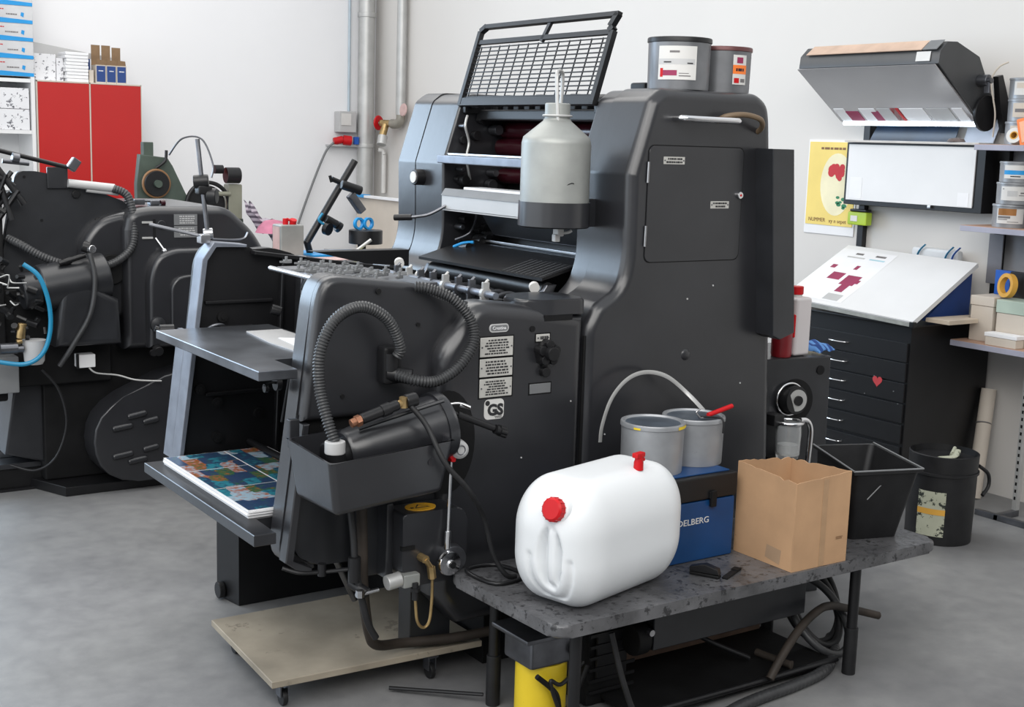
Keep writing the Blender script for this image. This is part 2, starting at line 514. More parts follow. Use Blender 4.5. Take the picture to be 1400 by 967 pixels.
# ================================================================ SETTING
FLOORM = mat('concrete_floor', (0.235, 0.235, 0.235), 0.42, 0, 0.22, 1.3, 0.03, 20, 0.35)
def layered_floor(m):
    nt = m.node_tree; N, L = nt.nodes, nt.links
    b = N['Principled BSDF']
    src = b.inputs['Base Color'].links[0].from_socket
    tc = N.new('ShaderNodeTexCoord')
    n = N.new('ShaderNodeTexNoise'); n.inputs['Scale'].default_value = 11; n.inputs['Detail'].default_value = 8; n.inputs['Roughness'].default_value = 0.75
    L.new(tc.outputs['Object'], n.inputs['Vector'])
    r = N.new('ShaderNodeValToRGB'); r.color_ramp.elements[0].position = 0.33; r.color_ramp.elements[1].position = 0.62
    r.color_ramp.elements[0].color = (0.84, 0.84, 0.85, 1); r.color_ramp.elements[1].color = (1.04, 1.04, 1.03, 1)
    L.new(n.outputs['Fac'], r.inputs['Fac'])
    mx = N.new('ShaderNodeMix'); mx.data_type = 'RGBA'; mx.blend_type = 'MULTIPLY'; mx.inputs[0].default_value = 1
    L.new(src, mx.inputs[6]); L.new(r.outputs['Color'], mx.inputs[7])
    # scattered dark stains and oil spots
    n2 = N.new('ShaderNodeTexNoise'); n2.inputs['Scale'].default_value = 1.1; n2.inputs['Detail'].default_value = 4
    L.new(tc.outputs['Object'], n2.inputs['Vector'])
    r2 = N.new('ShaderNodeValToRGB'); r2.color_ramp.elements[0].position = 0.42; r2.color_ramp.elements[1].position = 0.70
    r2.color_ramp.elements[0].color = (1, 1, 1, 1); r2.color_ramp.elements[1].color = (0.66, 0.66, 0.68, 1)
    L.new(n2.outputs['Fac'], r2.inputs['Fac'])
    m2 = N.new('ShaderNodeMix'); m2.data_type = 'RGBA'; m2.blend_type = 'MULTIPLY'; m2.inputs[0].default_value = 1
    L.new(mx.outputs[2], m2.inputs[6]); L.new(r2.outputs['Color'], m2.inputs[7])
    L.new(m2.outputs[2], b.inputs['Base Color'])
    r3 = N.new('ShaderNodeMapRange'); r3.inputs[3].default_value = 0.32; r3.inputs[4].default_value = 0.6
    L.new(n.outputs['Fac'], r3.inputs[0]); L.new(r3.outputs[0], b.inputs['Roughness'])
layered_floor(FLOORM)
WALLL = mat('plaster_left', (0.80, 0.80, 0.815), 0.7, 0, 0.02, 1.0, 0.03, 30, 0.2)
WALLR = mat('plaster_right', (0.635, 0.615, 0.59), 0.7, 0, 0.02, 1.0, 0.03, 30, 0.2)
WALLB = mat('plaster_behind', (0.30, 0.30, 0.30), 0.8, 0, 0.05, 1.0)
struct('floor', B().box(-4, 5.7, -3, 10.5, -0.1, 0), FLOORM)
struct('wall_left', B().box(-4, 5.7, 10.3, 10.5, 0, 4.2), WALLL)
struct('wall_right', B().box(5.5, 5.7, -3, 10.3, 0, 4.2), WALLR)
struct('wall_back', B().box(-4, 5.5, -3.2, -3, 0, 4.2), WALLB)
b = B().box(-3.18, 1.68, 10.24, 10.30, 1.15, 1.23).box(-3.18, 1.68, 10.24, 10.30, 4.07, 4.15)
for k in range(4): b.box(-3.18 + k * 1.593, -3.10 + k * 1.593, 10.24, 10.30, 1.23, 4.07)
struct('added_window_1', b, WHITE)  # unseen frame added around the light that the metal faces mirror

# ================================================================ MAIN PRESS
press = thing('printing_press', 'large dark grey offset printing press filling the middle of the workshop', 'printing press', (2.4, 3.8, 0))
def pp(name, b, m=PAINT, parent=None, label=None, angle=38, kind=None):
    return put(name, b, m, parent or press, label, angle, kind)

front = [(2.43, 1.07), (2.445, 1.13), (2.53, 1.185), (2.572, 1.225), (2.585, 1.30), (2.58, 1.56), (2.645, 1.735), (2.695, 1.83)]
rear = [(3.115, 1.83), (3.165, 1.80), (3.18, 1.74), (3.235, 1.10), (3.268, 0.60), (3.275, 0.20)]
prof = [(2.435, 0.20)] + smooth_poly(front + rear + [(2.435, 0.20)], [.0, .05, .10, .08, .08, .05, .10, .03, .03, .03, .03, 0, 0, 0, 0])[0:-1]
H_OUT = smooth_poly([(2.435, 0.20), (2.43, 1.08), (2.475, 1.155), (2.560, 1.200), (2.585, 1.29), (2.580, 1.56), (2.654, 1.795), (2.700, 1.83), (3.115, 1.83), (3.165, 1.80), (3.18, 1.74), (3.235, 1.10), (3.268, .60), (3.275, .20)],
                    [0, .03, .02, .06, .06, .006, .015, .02, .02, .03, .03, 0, 0, 0])
H_IN = smooth_poly([(2.50, 0.25), (2.49, 1.05), (2.505, 1.155), (2.562, 1.202), (2.587, 1.29), (2.582, 1.56), (2.656, 1.793), (2.70, 1.825), (2.98, 1.825), (3.0, .25)],
                   [0, .03, .03, .06, .06, .006, .015, .02, 0, 0])
pp('side_housing', B().soft(H_OUT, 'y', 3.15, 3.345, 0.036, 6), PAINT, angle=30)
pp('inner_post', B().soft(H_IN, 'y', 3.43, 3.3475, 0.010, 3), PAINT, angle=30)
pp('side_housing', B().soft(H_OUT, 'y', 4.64, 4.492, 0.02, 3), PAINT, angle=30)
pp('inner_post', B().soft(H_IN, 'y', 4.28, 4.489, 0.012, 3), PAINT, angle=30)
# top rear parts seen behind the guard
b = B().box(2.93, 3.10, 3.43, 4.28, 0.30, 1.74)
pp('core_block', b, BLACK)
b = B().cyl((2.84, 3.43, 1.80), (2.84, 4.28, 1.80), .022).box(2.87, 2.99, 3.44, 4.27, 1.761, 1.805, .01)
pp('top_beam', b, BLACKM)
pp('top_beam', B().box(2.72, 2.80, 3.435, 4.275, 1.725, 1.765, .008), BLACKM)
pp('junction_box', B().box(2.86, 2.94, 3.44, 3.52, 1.806, 1.86, .008), BLACKM)
b = B()
for i in range(10): b.box(2.75, 2.80, 3.54 + i * .07, 3.575 + i * .07, 1.765, 1.80 + .01 * (i % 3), .004)
pp('valve_row', b, BLACKM, kind='stuff')
# rollers and bars between the frames (run along Y)
def roller(x, z, r, m, y0=3.43, y1=4.28, name='roller'):
    b = B().cyl((x, y0 + .015, z), (x, y1 - .015, z), r, n=28).cyl((x, y0, z), (x, y1, z), r * .45, n=12)
    return pp(name, b, m)
pp('added_shade_cover', B().box(2.80, 3.12, 3.435, 4.275, 1.742, 1.760, .003), BLACKM)  # added plate that keeps light from above out of the roller space
roller(2.86, 1.69, .035, MAROON); roller(2.84, 1.625, .035, MAROON); roller(2.90, 1.56, .05, BLACKM)
roller(2.85, 1.515, .03, MAROON); roller(2.92, 1.46, .05, BLACKM); roller(2.88, 1.36, .06, BLACKM)
pp('cross_bar', B().box(2.553, 2.60, 3.43, 4.28, 1.560, 1.590, .004), EDGE)
pp('cross_bar', B().box(2.60, 2.63, 3.43, 4.28, 1.592, 1.598), STEEL)
# ink fountain: light tray
b = B().box(2.560, 2.572, 3.46, 4.25, 1.386, 1.440, .002).box(2.560, 2.69, 3.46, 4.25, 1.383, 1.392, .002)
tr = pp('ink_fountain', b, LIGHTGREY, label='light grey ink duct trough')
put('fountain_lip', B().prism([(2.556, 1.440), (2.574, 1.440), (2.592, 1.466), (2.574, 1.466)], 'y', 3.46, 4.25), MIDGREY, tr)
put('fountain_lid', B().box(2.594, 2.68, 3.48, 4.15, 1.455, 1.475, .003), PAPER, tr)
pp('fountain_lever', B().tube([(2.56, 4.22, 1.40), (2.50, 4.25, 1.365), (2.44, 4.30, 1.352)], .006), DSTEEL)
pp('lever_grip', B().cyl((2.455, 4.29, 1.354), (2.405, 4.34, 1.350), .012, bev=.003), BLACKM)
# control knob on the far post
k = pp('adjusting_knob', B().cyl((2.592, 4.44, 1.50), (2.545, 4.44, 1.50), .031, n=24, bev=.004), BLACKM)
put('knob_face', B().cyl((2.5455, 4.44, 1.50), (2.541, 4.44, 1.50), .022, n=24), LABEL, k, 'white knob face')
# grey shield below the ink fountain, dampening housing
pp('shield_plate', B().prism([(2.70, 1.30), (2.72, 1.30), (2.66, 1.385), (2.64, 1.385)], 'y', 3.46, 4.10), PAINT2)
pp('cylinder_guard', B().prism([(2.78, 1.24), (2.84, 1.24), (2.84, 1.34), (2.80, 1.34)], 'y', 3.44, 4.27), BLACKM)
# feed board and bright rails
pp('feed_board', B().prism([(2.47, 1.198), (2.47, 1.208), (2.66, 1.262), (2.70, 1.262), (2.70, 1.25), (2.66, 1.25)], 'y', 3.45, 4.26, .001, 1), BLACKM)
b = B()
for i in range(9):
    y = 3.47 + i * .028
    b.quad((2.475, y, 1.2105), (2.475, y + .003, 1.2105), (2.64, y + .003, 1.256), (2.64, y, 1.256))
pp('board_slot', b, MIDGREY, kind='stuff')
pp('guide_rail', B().box(2.695, 2.712, 3.44, 4.22, 1.268, 1.276, .001), STEEL)
pp('guide_rail', B().box(2.735, 2.75, 3.44, 4.24, 1.293, 1.300, .001), DSTEEL)
pp('guide_rail', B().box(2.715, 2.73, 3.44, 4.24, 1.255, 1.262, .001), DSTEEL)
roller(2.505, 1.163, .029, BLACKM, 3.45, 4.22, 'delivery_roller')
for y in (3.46, 4.22):
    pp('bearing_bracket', B().prism([(2.40, 1.05), (2.46, 1.05), (2.53, 1.185), (2.49, 1.185)], 'y', y - .012, y + .012, .002, 1), DSTEEL)
# gripper shaft with grippers and curved fingers
pp('gripper_shaft', B().cyl((2.19, 3.30, 1.178), (2.19, 3.98, 1.182), .011, n=14), EDGE)
pp('shaft_carrier', B().box(2.20, 2.235, 3.31, 4.24, 1.135, 1.165, .003), BLACKM)
for i in range(8):
    y = 3.36 + i * .080
    b = B().cyl((2.19, y - .007, 1.178), (2.19, y + .007, 1.178), .020, n=14)
    b.box(2.178, 2.202, y - .006, y + .006, 1.19, 1.215, .002).cyl((2.19, y, 1.212), (2.20, y, 1.222), .005, n=8)
    b.box(2.172, 2.186, y - .005, y + .005, 1.13, 1.17, .002)
    pp('gripper', b, DSTEEL if i % 3 else GALV)
for i in range(8):
    y = 3.35 + i * .065
    b = B().tube([(2.24, y, 1.12), (2.27, y + .004, 1.155), (2.33, y + .012, 1.165), (2.39, y + .02, 1.135)], .009, n=8, flat=(.35, 1))
    pp('curved_finger', b, DSTEEL)
for y, x, z in ((3.97, 2.22, 1.215), (3.40, 2.40, 1.185), (3.86, 2.24, 1.18)):
    pp('sheet_disc', B().cyl((x, y - .008, z), (x + .008, y + .008, z + .004), .017, n=20), LABEL, label='white plastic sheet disc')
pp('bed_block', B().box(1.98, 2.84, 3.34, 4.26, 0.30, 1.085, .005), BLACK)
pp('inner_plate', B().box(1.95, 2.43, 3.20, 3.32, 0.92, 1.06), BLACK)
b = B()
for i in range(22):
    y = 3.34 + random.random() * .88; x = 2.25 + random.random() * .18
    b.box(x, x + random.uniform(.01, .04), y, y + random.uniform(.01, .03), 1.085, 1.085 + random.uniform(.01, .045), .002, 1)
pp('small_fitting', b, DSTEEL, kind='stuff')
# tangle of fittings on the inner far wall
b = B(); b2 = B()
for i in range(26):
    z = random.uniform(1.22, 1.80); x = random.uniform(2.62, 2.80); r = random.uniform(.008, .022)
    (b if random.random() < .72 else b2).cyl((x, 4.275, z), (x, 4.275 - random.uniform(.015, .06), z), r, n=10, bev=.002)
pp('inner_fitting', b, BLACKM, kind='stuff'); pp('inner_screw', b2, DSTEEL, kind='stuff')
pp('inner_pipe', B().tube([(2.66, 4.24, 1.74), (2.64, 4.22, 1.70), (2.67, 4.24, 1.64), (2.655, 4.23, 1.58), (2.68, 4.24, 1.50)], .005), GALV)
pp('inner_pipe', B().tube([(2.62, 4.24, 1.27), (2.66, 4.20, 1.30), (2.70, 4.22, 1.36), (2.70, 4.24, 1.42)], .005), DSTEEL)
pp('blue_tube_end', B().tube([(2.60, 4.22, 1.245), (2.62, 4.18, 1.262), (2.64, 4.14, 1.268)], .006), CYAN, label='short bright blue tube')
b = B()
for i in range(5):
    b.cyl((2.62 + .03 * i, 4.2, 1.24 + .012 * i), (2.62 + .03 * i, 4.14, 1.25 + .01 * i), .016, n=12)
pp('inner_valve', b, BLACKM, kind='stuff')

# ---- small cover with slot at the front of the near post
b = B().prism(smooth_poly([(2.20, 3.19), (2.28, 3.150), (2.43, 3.150), (2.43, 3.33), (2.30, 3.35), (2.21, 3.30)], .03), 'z', 1.132, 1.180, .010, 3, only='b')
pp('corner_cover', b)
pp('cover_slot', B().box(2.27, 2.375, 3.150, 3.17, 1.115, 1.133), BLACK)

# ---- lower near side: recessed left panel, proud right panel
LP = smooth_poly([(1.445, .47), (1.545, 1.225), (1.58, 1.272), (1.87, 1.238), (1.96, 1.20), (2.10, 1.16), (2.10, .45), (1.72, .435), (1.52, .425)],
                 [.05, .05, .05, .05, .05, 0, 0, .02, .06])
LPU = smooth_poly([(1.502, .865), (1.545, 1.225), (1.58, 1.272), (1.87, 1.238), (1.96, 1.20), (2.10, 1.16), (2.10, .865)], [0, .05, .05, .05, .05, 0, 0])
pp('feeder_frame', B().soft(LPU, 'y', 3.205, 3.246, .022, 5), angle=30)
pp('lower_plate', B().prism(smooth_poly([(1.475, .50), (1.49, .66), (1.93, .66), (1.93, .44), (1.72, .435), (1.535, .440)], [.03, 0, 0, 0, .02, .05]), 'y', 3.225, 3.246, .006, 2, only='a'), PAINT2)
pp('recess_plate', B().box(1.50, 1.95, 3.240, 3.246, .64, .88), BLACK)
strip = smooth_poly([(1.445, .47), (1.545, 1.225), (1.58, 1.272), (1.66, 1.262), (1.66, 1.235), (1.60, 1.22), (1.50, .50), (1.56, .45), (1.56, .425), (1.52, .425)],
                    [.05, .05, .04, 0, 0, .03, .03, 0, 0, .05])
pp('frame_rim', B().prism(strip, 'y', 3.247, 3.315, .005, 2), PAINT)
RP = smooth_poly([(1.905, .30), (1.905, 1.035), (2.035, 1.185), (2.22, 1.165), (2.432, 1.128), (2.432, .20), (2.0, .20)], [.0, .05, .04, .06, 0, 0, 0])
pp('frame_rim', B().prism([(1.448, .47), (1.50, .86), (1.52, .86), (1.468, .47), (1.53, .445), (1.53, .425), (1.50, .43)], 'y', 3.200, 3.246, .003, 1), PAINT)
pp('side_panel', B().soft(RP, 'y', 3.150, 3.25, .045, 6), PAINT, angle=30)
pp('panel_foot', B().box(1.885, 2.03, 3.262, 3.335, .118, .44, .004), PAINT2)
pp('base_block', B().box(2.16, 3.20, 3.27, 4.60, 0.0, .30, .004), BLACK)
pp('screw_head', B().cyl((1.727, 3.202, 1.222), (1.727, 3.196, 1.222), .008), BLACK)
pp('screw_head', B().cyl((2.225, 3.152, 1.095), (2.225, 3.146, 1.095), .009), BLACK)
pp('screw_head', B().cyl((1.558, 3.202, .85), (1.558, 3.196, .85), .007), BLACK)
# flat slab beside the front top of the housing where the panel meets it
pp('seam_strip', B().box(2.428, 2.436, 3.158, 3.163, .22, 1.06), BLACK)

# plates and stickers on the near side
def plate(x0, x1, z0, z1, y, rows, name='rating_plate', m=PLATE, lab=None, screws=True, txt=INKT):
    p = pp(name, B().box(x0, x1, y - .0025, y, z0, z1, .001, 1), m, label=lab)
    pp('plate_border', B().box(x0 - .004, x1 + .004, y - .0008, y + .0005, z0 - .004, z1 + .004), BLACK)
    if rows: print_lines('printing', ((x0 + x1) / 2, y - .0026, (z0 + z1) / 2), (1, 0, 0), (0, 0, 1), (x1 - x0) * .75, (z1 - z0) * .82, rows, txt, p)
    if screws:
        for xx in (x0 + .006, x1 - .006):
            put('rivet', B().cyl((xx, y - .002, (z0 + z1) / 2), (xx, y - .004, (z0 + z1) / 2), .0025, n=8), DSTEEL, p)
    return p
yS = 3.150
plate(2.040, 2.156, 1.020, 1.078, yS, 6); plate(2.040, 2.156, .960, 1.014, yS, 5); plate(2.041, 2.156, .898, .954, yS, 6)
bb = pp('oval_badge', B().prism(rrect(2.070, 2.138, 1.092, 1.117, .010), 'y', yS - .003, yS, .001, 1), LIGHTGREY)
put('badge_field', B().prism(rrect(2.074, 2.134, 1.096, 1.113, .007), 'y', yS - .0036, yS - .003), MIDGREY, bb)
text('badge_lettering', 'Crestina', .014, (2.104, yS - .0042, 1.1045), FACE_MY, PAPER, bb)
gs = pp('approval_sticker', B().prism(rrect(2.060, 2.130, .830, .891, .014), 'y', yS - .0015, yS), LABEL)
text('lettering', 'GS', .046, (2.099, yS - .0022, .857), FACE_MY, INKT, gs, bold=.0022)
put('mark', B().cyl((2.071, yS - .0016, .880), (2.071, yS - .0024, .880), .008, n=12), INKT, gs)
print_lines('printing', (2.108, yS - .0016, .836), (1, 0, 0), (0, 0, 1), .03, .008, 2, INKT, gs)
plate(2.240, 2.290, 1.055, 1.077, yS, 1)
plate(2.222, 2.300, .895, .925, yS, 0, m=MIDGREY, screws=False)
plate(2.706, 2.796, 1.593, 1.618, 3.1485, 2, name='warning_plate'); plate(2.915, 2.998, 1.453, 1.478, 3.1485, 2, name='warning_plate')
# star knob
b = B().cyl((2.272, 3.150, 1.022), (2.272, 3.125, 1.022), .035, n=24)
for k in range(5):
    a = k * 2 * PI / 5 + .3
    b.cyl((2.272 + .026 * math.cos(a), 3.150, 1.022 + .026 * math.sin(a)), (2.272 + .026 * math.cos(a), 3.115, 1.022 + .026 * math.sin(a)), .015, n=12, bev=.003)
b.cyl((2.272, 3.14, 1.022), (2.272, 3.095, 1.022), .022, n=16, bev=.004).box(2.262, 2.282, 3.14, 3.16, .965, 1.01, .003)
b.cyl((2.271, 3.160, .962), (2.271, 3.13, .962), .016, n=14, bev=.003)
pp('star_knob', b, BLACKM)
pp('scale_ring', B().tube([(2.272 + .042 * math.cos(math.radians(a)), 3.155, 1.030 + .042 * math.sin(math.radians(a))) for a in range(30, 170, 20)], .004, n=6), GALV)
# access door
DP = rrect(2.648, 3.052, 1.285, 1.650, .022)
pp('door_gap', B().prism(rrect(2.6455, 3.056, 1.282, 1.6535, .024), 'y', 3.1488, 3.156), BLACK)
door = pp('access_door', B().prism(DP, 'y', 3.1462, 3.152, .0015, 2, only='a'))
for z0, z1 in ((1.535, 1.600), (1.335, 1.40)):
    put('hinge', B().cyl((2.644, 3.144, z0), (2.645, 3.144, z1), .004, n=10), STEEL, door)
lk = put('lock', B().cyl((3.040, 3.147, 1.497), (3.040, 3.136, 1.497), .012, n=18, bev=.002), CHROME, door)
put('keyhole', B().cyl((3.040, 3.136, 1.497), (3.040, 3.135, 1.497), .004, n=10), RED, lk)
pp('plug_button', B().lathe([(0, .006), (.010, .0055), (.017, .003), (.019, 0)], (2.845, 3.150, .975), 24, axis=(0, -1, 0)))
# rail and hose at the top
pp('grab_rail', B().tube([(2.745, 3.15, 1.738), (2.745, 3.11, 1.738), (2.78, 3.095, 1.737), (2.94, 3.08, 1.736), (2.955, 3.085, 1.736)], .010, n=12), CHROME)
pp('brown_hose', B().tube([(2.93, 3.15, 1.735), (2.93, 3.11, 1.750), (2.99, 3.09, 1.757), (3.06, 3.09, 1.745), (3.10, 3.12, 1.72), (3.115, 3.17, 1.70), (3.10, 3.22, 1.69)], .009, n=10), mat('hose_tan', (.16, .11, .065), .5), label='brown hose')
# slanted cover box on the rear of the near side
pp('cover_box', B().prism([(3.106, 1.652), (3.205, 1.652), (3.262, 1.035), (3.195, 1.015), (3.160, 1.030)], 'y', 3.068, 3.152, .004, 2), PAINT2)
b = B()
for x, z in ((2.95, 1.20), (2.84, 1.16), (3.10, .86), (2.52, .74)): b.cyl((x, 3.151, z), (x, 3.148, z), .003, n=8)
pp('paint_chip', b, LIGHTGREY, kind='stuff')

# ---- guard grid standing open on top
G0, G1 = Vector((2.650, 4.285, 1.780)), Vector((2.646, 3.435, 1.780))
GU = Vector((2.742, 4.285, 2.078)) - G0          # up the guard
GD = (G1 - G0)
gn = GD.cross(GU).normalized()
def gp(u, v, o=0): return G0 + GD * u + GU * v + gn * o
def gbar(b, u0, v0, u1, v1, w, th):
    a, c = gp(u0, v0), gp(u1, v1)
    d = (c - a).normalized(); s_ = gn.cross(d) * (w / 2); t_ = gn * (th / 2)
    t = bmesh.new()
    vs = [t.verts.new(p + s_ * i + t_ * j) for p in (a, c) for i, j in ((-1, -1), (1, -1), (1, 1), (-1, 1))]
    for f in ((0, 1, 2, 3), (7, 6, 5, 4), (0, 4, 5, 1), (1, 5, 6, 2), (2, 6, 7, 3), (3, 7, 4, 0)): t.faces.new([vs[i] for i in f])
    return b.add(t)
b = B()
gbar(b, 0.0, .035, 1, .035, .030, .018); gbar(b, .045, .985, 1.0, .985, .016, .020)
gbar(b, .012, 0, .012, .93, .020, .020); gbar(b, .988, 0, .988, .80, .022, .020); gbar(b, .988, .80, .965, .85, .022, .02); gbar(b, .965, .85, .992, .99, .022, .02)
gbar(b, .012, .93, .05, .99, .02, .02)
gd = pp('guard_grid', b, BLACKM, label='open wire guard raised above the rollers')
put('guard_rail', gbar(B(), .02, .79, .97, .79, .017, .012), BLACKM, gd)
put('guard_strut', gbar(B(), .515, .74, .545, .98, .016, .012), PAINT2, gd)
for i in range(13):
    u = .055 + i * .0735
    put('guard_wire', gbar(B(), u, .05, u, .735, .0036, .004), BLACKM, gd)
for i in range(13):
    v = .10 + i * .052
    put('guard_wire', gbar(B(), .015, v, .985, v, .0036, .004), BLACKM, gd)
pp('guard_hinge', B().box(2.66, 2.74, 3.432, 3.455, 1.75, 1.79, .004), BLACKM)
pp('guard_hinge', B().box(2.66, 2.74, 4.255, 4.279, 1.75, 1.79, .004), BLACKM)

# ---- far delivery frame, raked, with ribs on its inner side
FP = smooth_poly([(1.455, .46), (1.545, 1.235), (1.585, 1.290), (1.70, 1.280), (1.72, 1.262), (1.80, 1.268), (1.90, 1.24), (1.96, .52), (1.60, .44)], [.04, .04, .04, .02, .02, .03, .03, .04, .05])
pp('delivery_frame', B().prism(FP, 'y', 4.10, 4.16, .004, 2), BLACKM)
rim = [(1.456, .55), (1.545, 1.235), (1.585, 1.292), (1.70, 1.282), (1.70, 1.272), (1.592, 1.278), (1.560, 1.232), (1.472, .55)]
pp('frame_rim', B().prism(rim, 'y', 4.072, 4.145, .002, 1), EDGE)
pp('frame_rim', B().prism([(1.458, .56), (1.512, .99), (1.527, .99), (1.473, .56)], 'y', 4.145, 4.225, .002, 1), EDGE)
for z in (.78, 1.09):
    pp('frame_rib', B().box(1.56, 1.80, 4.085, 4.10, z - .006, z + .006, .003), BLACKM)
pp('frame_rib', B().prism([(1.80, .5), (1.83, 1.24), (1.842, 1.24), (1.812, .5)], 'y', 4.075, 4.10, .003, 1), BLACKM)
pp('frame_rib', B().prism([(1.87, .5), (1.89, 1.24), (1.91, 1.24), (1.89, .5)], 'y', 4.05, 4.10, .003, 1), DSTEEL)
b = B()
for x, z in ((1.57, .97), (1.60, .63), (1.60, .75), (1.75, .70), (1.54, .80), (1.63, .55), (1.62, 1.04)):
    b.cyl((x, 4.10, z), (x, 4.085, z), .018, n=14).cyl((x, 4.086, z), (x, 4.08, z), .008, n=10)
pp('frame_boss', b, BLACK, kind='stuff')
b = B()
for i in range(30): b.cyl((1.90, 4.05, .53 + i * .024), (1.90, 4.042, .53 + i * .024), .006, n=6)
pp('lift_chain', b, DSTEEL, kind='stuff')
pp('chain_guide', B().tube([(1.545, 4.06, 1.00), (1.57, 4.04, 1.02), (1.60, 4.04, 1.02), (1.62, 4.06, 1.0)], .006), DSTEEL)
# dark interior between frames
pp('rear_plate', B().box(1.975, 1.985, 3.33, 4.07, .30, 1.10), BLACK)
pp('cross_rod', B().cyl((1.63, 3.30, 1.238), (1.63, 3.72, 1.240), .008, n=12), STEEL)
pp('cross_rod', B().cyl((1.70, 3.25, .99), (1.70, 4.10, .97), .010, n=12), BLACKM)
pp('cross_rod', B().cyl((1.72, 3.25, .60), (1.72, 4.10, .60), .012, n=12), BLACKM)
pp('lift_rod', B().cyl((1.67, 3.42, 1.21), (1.65, 3.42, .62), .008, n=10), DSTEEL)
pp('lift_rod', B().cyl((1.70, 3.60, 1.23), (1.67, 3.72, .75), .006, n=10), BLACKM)
pp('lift_rod', B().cyl((1.72, 3.50, 1.21), (1.68, 3.50, 1.06), .005, n=8).cyl((1.69, 3.52, 1.08), (1.66, 3.60, .97), .004, n=8), STEEL)
b = B()
for i in range(16):
    y = random.uniform(3.4, 4.0); z = random.uniform(.98, 1.2); x = random.uniform(1.72, 1.95)
    b.cyl((x, y, z), (x - .03, y + .01, z + .01), random.uniform(.008, .03), n=12, bev=.002)
pp('drive_wheel', b, BLACKM, kind='stuff')
pp('frame_bracket', B().box(1.58, 1.70, 4.02, 4.07, .98, 1.01, .003).box(1.585, 1.70, 4.015, 4.03, 1.005, 1.02, .002), BLACKM)
# row of light clips on the delivery head
clip = None
for i in range(11):
    for j in range(3):
        x = 1.72 + j * .078 + (i % 2) * .03; y = 3.36 + i * .046
        if clip is None:
            c0 = B().box(x, x + .028, y, y + .010, 1.228, 1.240, .002, 1).cyl((x + .010, y + .005, 1.24), (x + .010, y + .005, 1.250), .005, n=8).box(x - .012, x, y + .002, y + .006, 1.230, 1.236)
            clip = pp('sheet_clip', c0, MIDGREY); cx, cy = x, y
        else:
            c = clip.copy(); C.objects.link(c); c.location = clip.location + Vector((x - cx, y - cy, random.uniform(-.006, .014))); c.rotation_euler = (0, 0, random.uniform(-.5, .5))
pp('clip_rail', B().box(1.73, 2.0, 3.33, 3.90, 1.205, 1.225, .003), DSTEEL)
pp('side_blade', B().prism([(1.72, 1.262), (2.34, 1.180), (2.34, 1.165), (1.72, 1.25)], 'y', 4.05, 4.09, .001, 1), BLACKM)
pp('side_blade', B().prism([(1.98, 1.246), (2.36, 1.246), (2.36, 1.185), (2.18, 1.20)], 'y', 4.14, 4.20, .001, 1), BLACKM)
pp('far_side_box', B().prism([(1.98, .3), (1.98, 1.17), (2.46, 1.10), (2.46, .3)], 'y', 4.27, 4.46, .01, 2), PAINT2)


# ---- delivery tables
tb = pp('delivery_table', B().prism([(1.357, 3.985), (1.357, 3.175), (1.47, 3.175), (1.47, 3.335), (1.74, 3.335), (1.74, 3.985)], 'z', .997, 1.024, .002, 1), TABLE, label='scratched steel upper table')
tb2 = pp('delivery_table', B().prism([(1.350, 4.098), (1.350, 3.190), (1.415, 3.190), (1.415, 3.335), (1.78, 3.335), (1.78, 4.065), (1.43, 4.065), (1.43, 4.098)], 'z', .535, .568, .002, 1), PAINT2, label='dark lower table')
pp('table_roller', B().cyl((1.49, 3.335, .955), (1.475, 3.335, .955), .02).cyl((1.44, 3.33, .945), (1.45, 3.33, .945), .012).tube([(1.44, 3.33, .95), (1.46, 3.33, .96), (1.49, 3.33, .955)], .004), BLACKM)
pp('table_roller', B().cyl((1.50, 4.225, .985), (1.455, 4.235, .985), .018).cyl((1.44, 4.24, .99), (1.455, 4.235, .985), .01), BLACKM)
pp('table_brace', B().cyl((1.64, 3.42, .53), (1.80, 3.46, .22), .011, n=10), DSTEEL)
ped = pp('pedestal', B().prism([(1.665, 4.27), (1.69, 4.128), (2.30, 4.128), (2.30, 4.27)], 'z', 0.0, .545, .004, 2), BLACKM)
pp('pedestal_wheel', B().cyl((1.650, 4.23, .035), (1.672, 4.23, .035), .03, n=18, bev=.004), RUBBER)

# ---- drip tray with barrel motor
t = bmesh.new()
top = [(1.445, 3.195), (1.447, 2.925), (1.825, 2.930), (1.825, 3.195)]
bot = [(1.468, 3.180), (1.476, 2.950), (1.805, 2.955), (1.805, 3.180)]
def ring(p, z): return [t.verts.new((x, y, z)) for x, y in p]
def inset(p, d):
    cx = sum(x for x, _ in p) / 4; cy = sum(y for _, y in p) / 4
    return [(x + (d if x < cx else -d), y + (d if y < cy else -d)) for x, y in p]
r0 = ring(bot, .664); r0[2].co.z = r0[3].co.z = .690; r1 = ring(top, .815); r1[0].co.z = .83; r1[1].co.z = .815; r1[2].co.z = .84; r1[3].co.z = .85
r2 = ring(inset(top, .007), .815)
for a_, c_ in zip(r2, r1): a_.co.z = c_.co.z
r3 = ring(inset(bot, .007), .672); r3[2].co.z = r3[3].co.z = .698
t.faces.new(r0)
for a_, c_ in ((r0, r1), (r1, r2), (r2, r3)):
    for i in range(4): t.faces.new((a_[i], a_[(i + 1) % 4], c_[(i + 1) % 4], c_[i]))
t.faces.new(r3)
bmesh.ops.recalc_face_normals(t, faces=t.faces)
es = [e for e in t.edges if abs(e.verts[0].co.z - e.verts[1].co.z) > .1] + [e for e in t.edges if all(v in r0 for v in e.verts)]
bmesh.ops.bevel(t, geom=es, offset=.018, segments=4, profile=.5, affect='EDGES', clamp_overlap=True)
tray = pp('drip_tray', B().add(t, flip=False), PAINT, angle=50)
put('tray_bolt', B().cyl((1.755, 2.941, .785), (1.755, 2.934, .785), .011, n=16), PAINT2, tray)
